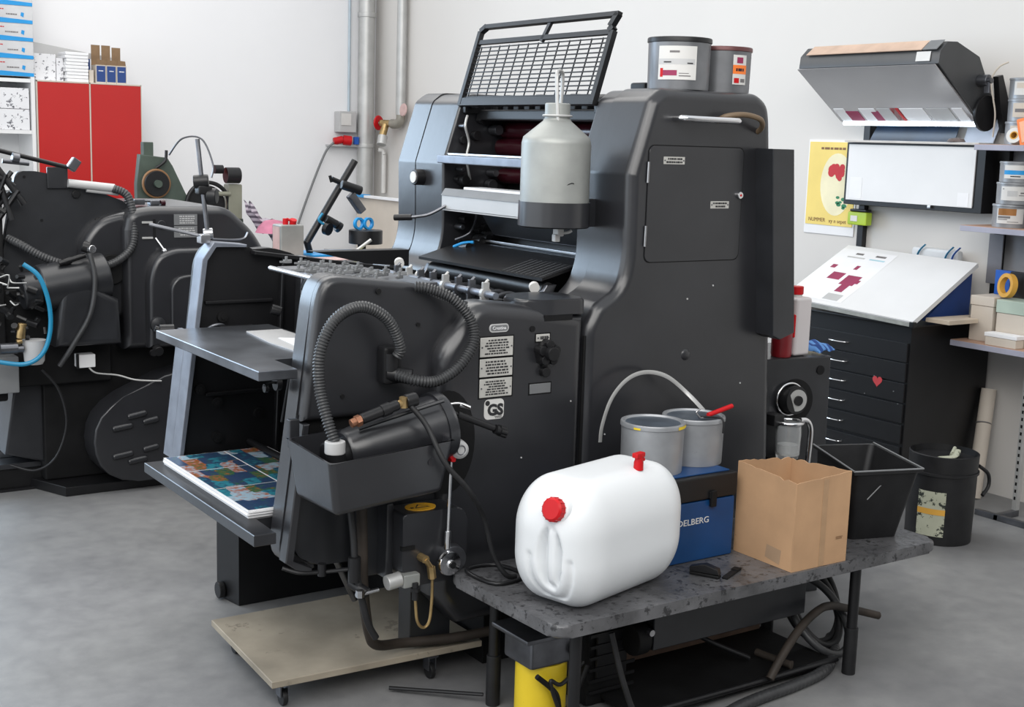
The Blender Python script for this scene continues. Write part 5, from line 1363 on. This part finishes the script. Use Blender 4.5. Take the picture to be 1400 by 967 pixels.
for x0, x1 in ((2.506, 2.876), (2.888, 3.262)):
    put('door', B().box(x0, x1, 9.853, 9.872, .06, 1.970, .002), REDDOOR, rc)
put('door_trim', B().box(2.497, 2.505, 9.856, 9.872, 0.0, 1.98).box(2.877, 2.887, 9.856, 9.872, 0, 1.98).box(3.263, 3.269, 9.856, 9.872, 0, 1.98).box(2.497, 3.269, 9.856, 9.872, 1.972, 1.982), BEIGE, rc)
# things on the red cabinet
tag(put('flat_board', B().prism([(2.50, 2.275), (3.15, 2.185), (3.15, 2.17), (2.50, 2.16)], 'y', 10.15, 10.17), LIGHTGREY), 'long grey board leaning behind the paper packs on the red cabinet', 'board')
tag(put('wrapped_parcel', B().box(2.50, 2.665, 9.95, 10.13, 1.9825, 2.175, .005), SPECK), 'larger speckled wrapped parcel on the red cabinet', 'parcel')
tag(put('wrapped_parcel', B().box(2.668, 2.72, 9.95, 10.13, 1.9825, 2.150, .004), SPECK), 'narrow speckled parcel between the wide parcel and the white paper stack', 'parcel')
b = B()
for i in range(9):
    b.box(2.722 + random.uniform(-.006, .006), 2.885 + random.uniform(-.004, .004), 9.89, 10.10, 1.9825 + i * .024, 1.9825 + i * .024 + .0225, .003, 1)
tag(put('paper_stack', b, PAPER), 'uneven stack of white paper packs on the red cabinet', 'paper stack')
tag(put('cream_box', B().box(2.892, 2.925, 9.90, 10.0, 1.9825, 2.075), BEIGE), 'small cream box on the red cabinet by the blue cartons', 'box')
tag(put('navy_box', B().box(2.892, 2.935, 10.02, 10.12, 1.9825, 2.16), NAVY), 'navy box behind the small cream box on the red cabinet', 'box')
for k in range(3):
    x0 = 2.938 + k * .077
    t = thing('blue_carton', ['left', 'middle', 'right'][k] + ' one of three narrow blue cartons on the red cabinet', 'carton', (x0 + .035, 9.93, 1.9825), 'narrow blue cartons on the red cabinet')
    put('carton', B().box(x0, x0 + .074, 9.885, 10.0, 1.9825, 2.115), BEIGE, t)
    put('blue_face', B().box(x0 + .005, x0 + .069, 9.8835, 9.885, 1.992, 2.108), NAVY, t)
    print_lines('printing', (x0 + .037, 9.8833, 2.072), (1, 0, 0), (0, 0, 1), .04, .012, 1, PAPER, t)
    h = .125 if k < 2 else .04
    put('open_flap', B().prism([(x0 + .004, 2.1155), (x0 + .07, 2.1155), (x0 + .066, 2.15), (x0 + .006, 2.155)], 'y', 9.885, 9.89), KRAFT, t)
    if k < 3: put('back_flap', B().box(x0 + .001, x0 + .066, 10.0005, 10.005, 2.05, 2.265 - .012 * (k == 2)), KRAFT, t)

# ================================================================ WALL FITTINGS IN THE CORNER
dp = thing('drain_pipe', 'thick pale vertical pipe in the far corner of the room', 'pipe', (5.33, 10.2, 0))
put('pipe', B().cyl((5.355, 10.2, 0), (5.355, 10.2, 4.1), .070, n=28), GALV, dp)
put('pipe_collar', B().cyl((5.355, 10.2, 1.555), (5.355, 10.2, 1.59), .078, n=28, bev=.004).cyl((5.355, 10.2, 2.66), (5.355, 10.2, 2.70), .078, n=28, bev=.004), GALV, dp)
tag(put('thin_conduit', B().cyl((5.235, 10.285, 1.86), (5.235, 10.285, 4.1), .011, n=12), mat('conduit_blue', (.42, .50, .56), .4)), 'thin bluish conduit running up the left wall from the socket box', 'conduit')
sk = thing('socket_box', 'white wall socket box with a red plug near the corner', 'socket', (5.2, 10.25, 1.6))
put('box_body', B().box(5.10, 5.265, 10.19, 10.298, 1.68, 1.86, .01), LIGHTGREY, sk)
put('socket_face', B().box(5.115, 5.21, 10.183, 10.19, 1.74, 1.84, .002), LABEL, sk)
put('mount_plate', B().box(5.02, 5.28, 10.20, 10.298, 1.56, 1.575, .002), LIGHTGREY, sk)
put('red_plug', B().cyl((5.06, 10.22, 1.60), (5.14, 10.20, 1.62), .032, n=16, bev=.004).cyl((5.14, 10.2, 1.615), (5.21, 10.18, 1.61), .042, n=16, bev=.005), RED, sk, 'red industrial plug')
put('blue_plug', B().box(5.235, 5.280, 10.17, 10.20, 1.58, 1.645, .005), BLUE, sk, 'blue socket')
tag(put('hanging_cable', B().tube([(5.05, 10.2, 1.59), (4.98, 10.22, 1.50), (4.85, 10.24, 1.18), (4.72, 10.26, .80), (4.68, 10.27, .55)], .010), MIDGREY), 'thin grey cable hanging slanted from the red plug down the wall', 'cable')
gp_ = thing('gas_pipe', 'pale vertical pipe with a red hand valve on the right wall', 'pipe', (5.45, 9.75, 1.7))
put('pipe', B().cyl((5.44, 9.73, 1.84), (5.44, 9.73, 4.1), .042, n=20), GALV, gp_)
put('elbow', B().tube([(5.44, 9.73, 1.87), (5.44, 9.73, 1.80), (5.43, 9.77, 1.765), (5.42, 9.84, 1.765)], .040), mat('elbow_grey', (.30, .28, .24), .5, .4), gp_)
put('brass_valve', B().cyl((5.42, 9.83, 1.765), (5.38, 9.96, 1.768), .030, n=14, bev=.003).cyl((5.39, 9.90, 1.76), (5.36, 9.90, 1.66), .032, n=14, bev=.004), BRASS, gp_)
put('hand_wheel', B().lathe([(.018, -.012), (.058, -.008), (.064, 0), (.058, .008), (.018, .012)], (5.37, 9.99, 1.770), 18, axis=(-.4, 1, 0)), RED, gp_, 'red hand wheel')
put('valve_mouth', B().cyl((5.355, 9.88, 1.66), (5.33, 9.86, 1.585), .042, n=20, bev=.004), GALV, gp_)
put('pink_wheel', B().lathe([(.0, -.012), (.05, -.008), (.055, 0), (.05, .008), (0, .012)], (5.41, 9.63, 1.88), 18, axis=(-1, 0, .1)), PALEPINK, gp_, 'faded pink wheel')
tag(put('short_pipe', B().cyl((5.46, 10.05, 1.17), (5.46, 10.05, 1.50), .020, n=14).tube([(5.46, 10.05, 1.50), (5.455, 10.06, 1.53), (5.42, 10.08, 1.54)], .018), LABEL), 'short white pipe on the wall in the corner above the beige panel', 'pipe')
# beige board/desk by the corner
dk = thing('beige_desk', 'beige high-backed desk panel standing by the far corner', 'desk', (4.9, 9.2, 0))
put('desk_back', B().box(5.02, 5.06, 7.6, 9.70, 0.0, 1.155, .004), BEIGE, dk)
put('desk_top', B().box(4.72, 5.018, 7.6, 9.70, .70, .73, .004), LIGHTGREY, dk)
put('desk_leg', B().box(4.75, 4.80, 9.60, 9.65, 0, .699), LIGHTGREY, dk)
put('desk_leg', B().box(4.75, 4.80, 7.70, 7.75, 0, .699), LIGHTGREY, dk)
tag(put('paper_pack', B().box(4.99, 5.06, 8.9, 9.52, 1.1555, 1.175, .002), PAPER), 'flat white pack on top of the beige desk panel', 'paper')
tag(put('blue_pack', B().box(4.985, 5.055, 9.525, 9.68, 1.1555, 1.180, .002), CYAN), 'blue pack beside the white pack on the beige desk panel', 'box')

# ================================================================ MACHINES AND STANDS BETWEEN THE PRESSES
# worktable of the middle machine, seen behind the press
wt = thing('work_table', 'low dark worktable behind the press with a metal can on it', 'table', (2.8, 5.9, 0))
put('table_top', B().prism([(2.30, 5.15), (3.25, 5.15), (3.25, 5.70), (2.30, 5.70)], 'z', 1.065, 1.095, .003, 1), DSTEEL, wt)
for x, y in ((2.33, 5.18), (3.22, 5.18), (2.33, 5.67), (3.22, 5.67)):
    put('leg', B().box(x - .02, x + .02, y - .02, y + .02, 0, 1.064), BLACKM, wt)
mc = thing('solvent_can', 'grey rectangular solvent can with small red caps behind the press', 'can', (2.500, 5.460, 1.0960))
put('can_body', B().box(2.425, 2.540, 5.42, 5.52, 1.0955, 1.245, .008), ALU, mc)
put('can_label', B().box(2.4235, 2.425, 5.435, 5.505, 1.10, 1.235), PALEPINK, mc)
put('red_cap', B().cyl((2.465, 5.460, 1.2450), (2.465, 5.460, 1.2720), .013, n=14).cyl((2.500, 5.460, 1.2450), (2.500, 5.450, 1.2670), .016, n=14).cyl((2.470, 5.460, 1.2700), (2.495, 5.450, 1.2600), .006), RED, mc, 'red caps')
tag(put('pink_sheet', B().box(2.40, 2.76, 5.26, 5.40, 1.0955, 1.098), PALEPINK), 'pale pink sheet lying behind the press near the solvent can', 'sheet')
tag(put('blue_pad', B().box(2.60, 2.92, 5.44, 5.69, 1.0955, 1.103), CYAN), 'bright blue pad lying under the leaning black stand', 'pad')
ar = thing('articulated_stand', 'leaning black rod stand with clamps behind the press', 'stand', (2.650, 5.510, 1.1040))
put('rod', B().cyl((2.635, 5.560, 1.1035), (2.615, 5.555, 1.1600), .016).cyl((2.615, 5.555, 1.1500), (2.865, 5.560, 1.5350), .017, n=14), BLACKM, ar)
put('upper_clamp', B().cyl((2.780, 5.530, 1.4250), (2.880, 5.520, 1.3950), .022, n=12, bev=.004).cyl((2.730, 5.530, 1.4500), (2.770, 5.530, 1.4350), .012, n=10).cyl((2.720, 5.530, 1.4650), (2.730, 5.530, 1.4350), .008, n=8), BLACKM, ar)
put('lamp_head', B().box(-.02, .02, -.02, .02, -.075, .03, .006, M=Matrix.Translation((2.845, 5.530, 1.3550)) @ Matrix.Rotation(math.radians(-38), 4, 'Y')), DSTEEL, ar)
put('lower_clamp', B().cyl((2.700, 5.530, 1.2650), (2.760, 5.530, 1.2350), .020, n=12, bev=.004).cyl((2.700, 5.530, 1.2200), (2.710, 5.510, 1.2150), .030, n=14).cyl((2.760, 5.530, 1.2300), (2.775, 5.530, 1.2200), .026, n=12), BLACKM, ar)
put('blue_clip', B().tube([(2.680, 5.520, 1.2900), (2.660, 5.520, 1.2600), (2.685, 5.520, 1.2400)], .006), TUBEBLUE, ar)
drm = thing('round_drum', 'short black drum on a post behind the press', 'drum', (2.870, 5.460, 1.0960))
put('drum', B().cyl((2.875, 5.460, 1.1500), (2.875, 5.460, 1.2150), .080, n=32, bev=.004), BLACKM, drm)
put('post', B().cyl((2.855, 5.460, 1.0955), (2.855, 5.460, 1.1500), .020, n=14), BLACK, drm)
for x in (2.838, 2.888):
    tag(put('tape_reel', B().lathe([(.019, -.008), (.029, -.008), (.029, .008), (.019, .008), (.019, -.008)], (x, 5.46, 1.2450), 28, axis=(.25, -1, 0)), CYAN), ('left' if x < 2.85 else 'right') + ' bright blue tape ring standing on the black drum', 'tape')
tag(put('yellow_sponge', B().lathe([(0, 0), (.040, 0), (.042, .012), (.03, .026), (0, .028)], (2.780, 5.310, 1.0955), 20), mat('yellow_foam', (.55, .55, .10), .8)), 'yellow-green round sponge beside the black drum', 'sponge')
tag(put('light_strut', B().cyl((2.720, 5.340, 1.1000), (2.830, 5.320, 1.1800), .008), GALV), 'light metal strut leaning by the yellow sponge', 'strut')

# green machine behind
gm = thing('green_machine', 'old dark green machine standing behind, right of the red cabinet', 'machine', (2.95, 8.6, 0))
put('side_plate', B().prism([(2.78, 0), (3.16, 0), (3.14, 1.18), (3.02, 1.42), (2.99, 1.47), (2.80, 1.49), (2.78, 1.3)], 'y', 8.5, 8.56, .008, 2), GREEN, gm)
put('column', B().box(2.845, 2.915, 8.56, 8.62, 1.2, 1.57, .006), GREEN, gm)
put('base', B().box(2.82, 3.55, 8.56, 9.1, 0, 1.06, .01), GREEN, gm)
put('big_wheel', B().cyl((2.90, 8.498, 1.30), (2.90, 8.45, 1.30), .085, n=32, bev=.006), BLACKM, gm)
put('brown_ring', B().tube([(2.90 + .088 * math.cos(a * PI / 12), 8.47, 1.30 + .088 * math.sin(a * PI / 12)) for a in range(24)], .010, closed=True, sub=2), BROWNT, gm)
put('wheel_hub', B().cyl((2.90, 8.45, 1.30), (2.90, 8.42, 1.30), .025, n=16), GREEN, gm)
put('bent_lever', B().tube([(2.90, 8.48, 1.40), (2.94, 8.47, 1.43), (2.965, 8.47, 1.46), (2.97, 8.47, 1.52)], .010), BLACKM, gm)
put('fly_wheel', B().tube([(3.26 + .15 * math.cos(a * PI / 16), 8.48, 1.16 + .15 * math.sin(a * PI / 16)) for a in range(32)], .014, closed=True, sub=2).cyl((3.26, 8.50, 1.16), (3.26, 8.52, 1.16), .13, n=32), BLACKM, gm)
put('spindle', B().box(3.40, 3.50, 8.46, 8.56, 1.06, 1.30, .01).cyl((3.27, 8.46, 1.235), (3.41, 8.46, 1.235), .016, n=12), mat('worn_olive', (.22, .22, .17), .5), gm)
b = B().cyl((3.38, 8.47, 1.36), (3.48, 8.47, 1.36), .055, n=18, bev=.005).cyl((3.30, 8.47, 1.40), (3.36, 8.47, 1.40), .03, n=14)
put('machine_head', b, BLACKM, gm)
cc = bmesh.new(); bmesh.ops.create_grid(cc, x_segments=16, y_segments=12, size=.5)
for v in cc.verts:
    x, y = v.co.x, v.co.y
    v.co = Vector((3.66 + x * .34, 8.35 + y * .14, .99 - .26 * x + .05 * math.sin(y * 9 + x * 5) + .03 * math.cos(x * 13)))
tag(put('cloth_heap', B().add(cc), PURPLE, angle=80), 'striped purple and grey cloth heap behind the second press', 'cloth')
tag(put('pink_rag', B().lathe([(0, .09), (.06, .08), (.10, .04), (.12, .0), (0, 0)], (3.62, 8.22, .985), 14), PINK, angle=80), 'pink rag on the striped cloth heap', 'rag')
tag(put('cloth_table', B().box(3.45, 3.90, 8.1, 8.45, .0, .84, .01), MIDGREY), 'grey stand under the striped cloth heap', 'stand')

# ================================================================ SECOND PRESS (left background)
p2 = thing('printing_press', 'second dark grey press with a blue hose, at the left edge', 'printing press', (1.9, 6.3, 0))
def q2(name, b, m=PAINT2, parent=None, label=None, angle=45, kind=None): return put(name, b, m, parent or p2, label, angle, kind)
q2('feeder_panel', B().prism(smooth_poly([(1.335, 1.08), (1.405, 1.455), (1.49, 1.455), (1.57, 1.44), (1.90, 1.315), (1.90, .80), (1.335, .80)], [.0, .03, .01, .02, .03, 0, 0]), 'y', 5.93, 5.97, .006, 2, only='a'), PAINT2)
q2('panel_tab', B().box(1.535, 1.625, 5.915, 5.93, 1.38, 1.475, .004), PAINT2)
q2('top_bar', B().cyl((1.20, 5.92, 1.575), (1.62, 5.92, 1.475), .010), BLACKM)
q2('bar_head', B().box(-.02, .02, -.02, .02, 0, .055, .004, M=Matrix.Translation((1.63, 5.90, 1.465)) @ Matrix.Rotation(math.radians(35), 4, 'Y')), DSTEEL)
q2('suction_pipe', B().cyl((1.62, 5.90, 1.405), (1.82, 5.885, 1.385), .019, n=16).cyl((1.70, 5.90, 1.375), (1.84, 5.89, 1.36), .010), LIGHTGREY)
for x, z in ((1.66, 1.355), (1.76, 1.235)): q2('panel_boss', B().cyl((x, 5.93, z), (x, 5.915, z), .018, n=16, bev=.003), BLACKM)
q2('screw_head', B().cyl((1.51, 5.93, 1.24), (1.51, 5.926, 1.24), .006), BLACK)
q2('screw_head', B().cyl((1.44, 5.93, 1.43), (1.44, 5.926, 1.43), .006), BLACK)
q2('hose', B().tube([(1.81, 5.87, 1.385), (1.87, 5.85, 1.35), (1.885, 5.82, 1.24), (1.87, 5.80, 1.13), (1.80, 5.79, 1.065), (1.70, 5.79, 1.035), (1.60, 5.80, 1.045), (1.48, 5.82, 1.09), (1.40, 5.85, 1.14), (1.355, 5.90, 1.165)], .017, n=12, rib=.002, pitch=.012), HOSE, label='long grey ribbed hose', angle=80)
H2 = smooth_poly([(1.83, .70), (1.83, 1.20), (1.87, 1.29), (1.96, 1.308), (2.33, 1.305), (2.46, 1.19), (2.58, 1.00), (2.60, .40), (2.0, .40), (2.0, .66), (1.98, .66)], [.02, .08, .06, .05, .05, .06, .05, 0, 0, 0, 0])
q2('main_housing', B().soft([(1.835, .655), (1.835, 1.20)] + smooth_poly([(1.835, 1.20), (1.86, 1.29), (1.96, 1.308), (2.33, 1.305), (2.46, 1.19), (2.58, 1.00)], [0, .08, .05, .05, .05, 0]) + [(2.62, .655)], 'y', 5.80, 6.5, .04, 5), PAINT, angle=30)
q2('low_housing', B().soft(smooth_poly([(1.66, .80), (1.66, 1.14), (1.74, 1.25), (1.86, 1.28), (1.95, 1.28), (1.95, .80)], [.0, .05, .08, .03, 0, 0]), 'y', 5.86, 5.93, .035, 5), PAINT, angle=30)
q2('gear_cover', B().soft(smooth_poly([(1.925, .665), (1.925, .99), (1.965, 1.09), (2.05, 1.12), (2.30, 1.12), (2.30, .665)], [0, .05, .06, .03, 0, 0]), 'y', 5.74, 5.80, .025, 5), PAINT, angle=30)
q2('gear_cover', B().soft(smooth_poly([(2.02, .74), (2.02, .95), (2.05, .99), (2.10, 1.0), (2.30, 1.0), (2.30, .74)], [0, .03, .03, .02, 0, 0]), 'y', 5.715, 5.742, .012, 5), PAINT, angle=30)
q2('cover_boss', B().lathe([(0, .035), (.008, .035), (.010, .024), (.022, .022), (.034, .018), (.036, 0)], (1.962, 5.742, .775), 24, axis=(0, -1, 0)), PAINT2)
q2('lower_boss', B().cyl((1.955, 5.74, .66), (1.955, 5.70, .655), .022, n=16, bev=.004).cyl((1.93, 5.72, .65), (1.93, 5.70, .65), .015), BLACKM)
for z in (1.235, 1.165): q2('slot_lever', B().box(1.915, 1.965, 5.792, 5.80, z - .005, z + .005, .002), GALV)
q2('lever_slot', B().box(1.968, 1.978, 5.796, 5.802, 1.165, 1.25), BLACK)
q2('ball_lever', B().cyl((1.975, 5.79, 1.165), (2.005, 5.77, 1.115), .005).lathe([(0, -.013), (.009, -.009), (.013, 0), (.009, .009), (0, .013)], (2.008, 5.768, 1.108), 14), CHROME)
q2('round_button', B().cyl((2.005, 5.80, 1.225), (2.005, 5.79, 1.225), .020, n=18, bev=.003), PAINT2)
for z0, z1 in ((1.222, 1.272), (1.165, 1.218)):
    p = q2('rating_plate', B().box(2.065, 2.175, 5.796, 5.80, z0, z1), MIDGREY)
    print_lines('printing', (2.12, 5.7955, (z0 + z1) / 2), (1, 0, 0), (0, 0, 1), .09, .04, 4, LIGHTGREY, p)
q2('top_fitting', B().box(1.91, 1.96, 5.88, 5.93, 1.31, 1.335, .004).box(1.985, 2.03, 5.88, 5.93, 1.308, 1.33, .004).cyl((1.87, 5.90, 1.325), (2.06, 5.90, 1.328), .006), DSTEEL)
q2('red_cap', B().cyl((2.035, 5.89, 1.318), (2.055, 5.89, 1.32), .014), MAROON)
q2('drive_wheel', B().cyl((1.79, 5.90, 1.02), (1.79, 5.84, 1.02), .07, n=24, bev=.006), BLACK)
# barrel motor and its hoses
q2('barrel_motor', B().cyl((1.46, 5.80, .95), (1.75, 5.80, 1.0), .105, n=32, bev=.01).cyl((1.38, 5.80, .94), (1.46, 5.80, .95), .08, n=28, bev=.01), PAINT2)
q2('motor_skirt', B().prism([(1.50, .70), (1.53, .98), (1.60, 1.00), (1.78, .90), (1.79, .70)], 'y', 5.70, 5.88, .03, 3), PAINT2)
b = B()
for i in range(7): b.cyl((1.53 + i * .035, 5.738, .72), (1.535 + i * .035, 5.735, .93 - .01 * abs(i - 3)), .006, n=8)

q2('hand_connector', B().cyl((1.53, 5.74, 1.065), (1.64, 5.73, 1.10), .012).cyl((1.55, 5.74, 1.07), (1.58, 5.74, 1.08), .015), BLACKM)
q2('chrome_cap', B().cyl((1.655, 5.73, 1.125), (1.665, 5.70, 1.128), .018, bev=.003), CHROME)
q2('valve_head', B().cyl((1.63, 5.74, 1.14), (1.66, 5.73, 1.13), .025, n=12, bev=.004), BLACKM)
q2('drain_hose', B().tube([(1.65, 5.70, 1.11), (1.665, 5.68, 1.0), (1.64, 5.67, .85), (1.57, 5.68, .72), (1.51, 5.70, .62)], .011), HOSE)
bh = q2('blue_hose', B().tube([(1.36, 5.66, 1.075), (1.42, 5.64, 1.02), (1.455, 5.63, .90), (1.455, 5.63, .78), (1.42, 5.63, .69), (1.35, 5.64, .65), (1.24, 5.66, .665)], .010), TUBEBLUE, label='bright blue air hose')
q2('jar_filter', B().lathe([(0, 0), (.034, 0), (.042, .015), (.048, .10), (.050, .105), (0, .105)], (1.405, 5.70, .638), 24), LIGHTGREY, label='pale plastic filter jar')
q2('brass_regulator', B().cyl((1.345, 5.68, .755), (1.355, 5.68, .82), .018, n=14, bev=.003).cyl((1.33, 5.68, .74), (1.35, 5.68, .745), .012), BRASS)
q2('pipe_joint', B().cyl((1.26, 5.68, .715), (1.33, 5.68, .715), .024, n=14).cyl((1.33, 5.68, .71), (1.355, 5.68, .71), .016, n=10), DSTEEL)
b = B()
random.seed(21)
for i in range(46):
    x = random.uniform(1.22, 1.48); z = random.uniform(.72, 1.08); y = random.uniform(5.68, 5.80)
    b.cyl((x, y, z), (x + random.uniform(-.04, .04), y + random.uniform(-.03, .03), z + random.uniform(-.03, .03)), random.uniform(.005, .016), n=8)
q2('small_fitting', b, BLACKM, kind='stuff')
b = B()
for i in range(6):
    x = random.uniform(1.20, 1.36); z = random.uniform(.88, 1.08)
    b.tube([(x, 5.68, z), (x + random.uniform(.0, .05), 5.66, z + random.uniform(-.02, .04)), (x + random.uniform(.03, .07), 5.68, z - random.uniform(-.03, .06))], .003, n=6, sub=4)
q2('thin_wire', b, GALV, kind='stuff')
q2('feeder_mass', B().box(1.10, 1.33, 5.86, 6.3, .45, 1.42, .01), BLACK)
b = B()
for i in range(14):
    b.cyl((random.uniform(1.2, 1.38), 5.85, random.uniform(1.2, 1.52)), (random.uniform(1.25, 1.42), 5.83, random.uniform(1.2, 1.5)), random.uniform(.006, .014), n=8)
q2('feeder_rod', b, BLACKM, kind='stuff')
q2('chrome_knob', B().cyl((1.37, 5.84, 1.515), (1.40, 5.84, 1.51), .022, n=14, bev=.003).cyl((1.33, 5.84, 1.50), (1.44, 5.84, 1.49), .010), DSTEEL)
q2('lower_mass', B().box(1.50, 2.62, 5.95, 6.6, .046, .99, .01), BLACK)
q2('left_block', B().box(1.30, 1.80, 5.90, 6.4, .50, .94, .01), BLACK)
q2('side_casting', B().prism([(1.335, .18), (1.40, .60), (1.60, .60), (1.66, .25), (1.60, .10)], 'y', 5.98, 6.4, .01, 2), PAINT2)
q2('grey_column', B().box(1.15, 1.36, 5.78, 5.92, .50, .66, .006), MIDGREY)
sw = q2('switch_box', B().box(1.612, 1.690, 5.78, 5.84, .590, .650, .004), PAPER, label='white switch box')
put('switch_edge', B().box(1.606, 1.616, 5.775, 5.79, .588, .655, .002), BLACKM, sw)
q2('switch_cable', B().tube([(1.66, 5.78, .59), (1.69, 5.77, .565), (1.78, 5.76, .55), (1.86, 5.74, .525), (1.97, 5.72, .515)], .004), GALV)
q2('floor_cable', B().tube([(1.45, 5.76, .60), (1.52, 5.75, .50), (1.545, 5.74, .35), (1.50, 5.76, .20), (1.42, 5.80, .14), (1.33, 5.86, .16)], .006), BLACKM)
cp2 = [(1.664, .25), (1.672, .31), (1.697, .365), (1.74, .41), (1.80, .45), (1.99, .535), (2.30, .60), (2.30, .05), (1.86, .05), (1.79, .062), (1.73, .095), (1.69, .14), (1.670, .195)]
ch = q2('chain_case', B().prism(cp2, 'y', 5.74, 5.90, .010, 3, only='a'), PAINT)
for x0, x1, z, dz in ((1.815, 1.905, .355, .015), (1.745, 1.84, .305, .012), (1.745, 1.84, .175, .012), (1.815, 1.905, .145, .012), (1.885, 1.96, .325, .012), (1.885, 1.96, .195, .012)):
    put('louvre', B().cyl((x0, 5.740, z), (x1, 5.740, z + dz), .015, n=14, bev=.010), PAINT2, ch)
q2('base_plate', B().prism([(1.55, 5.80), (2.3, 5.80), (2.3, 6.6), (1.30, 6.6), (1.30, 6.40)], 'z', 0, .045, .004, 1), BLACKM)
pl = thing('floor_pallet', 'dark low pallet on the floor at the left edge', 'pallet', (1.3, 6.3, 0))
for i in range(4):
    put('slat', B().box(.9, 1.62 - i * .02, 6.02 + i * .14, 6.145 + i * .14, .10, .125, .003), PAINT2, pl)
put('bearer', B().box(.9, 1.60, 6.03, 6.10, .012, .099), BLACK, pl)
put('bearer', B().box(.9, 1.56, 6.42, 6.50, .012, .099), BLACK, pl)
put('skid', B().box(.9, 1.60, 6.00, 6.04, 0.0, .011), BLACKM, pl)

# shared groups for things of a kind that stand together
GROUPS = (('on the press top', 'ink cans on top of the press'), ('standing on top of the press', 'ink cans on top of the press'),
          ('the blue case', 'grey cans on the blue case'), ('lid across', 'grey cans on the blue case'), ('of the stack', 'ink cans on the right wall shelves'),
          ('on the top shelf', 'ink cans on the right wall shelves'), ('at the right edge', 'ink cans on the right wall shelves'))
for o in C.objects:
    if o.get('category') == 'can' and 'group' not in o:
        for key, g in GROUPS:
            if key in o['label']: o['group'] = g; break
    if o.get('category') == 'tape' and 'blue tape ring' in o['label']: o['group'] = 'blue tape rings on the drum'
    if o.name.startswith('paint_can'): o['group'] = 'grey cans on the blue case'
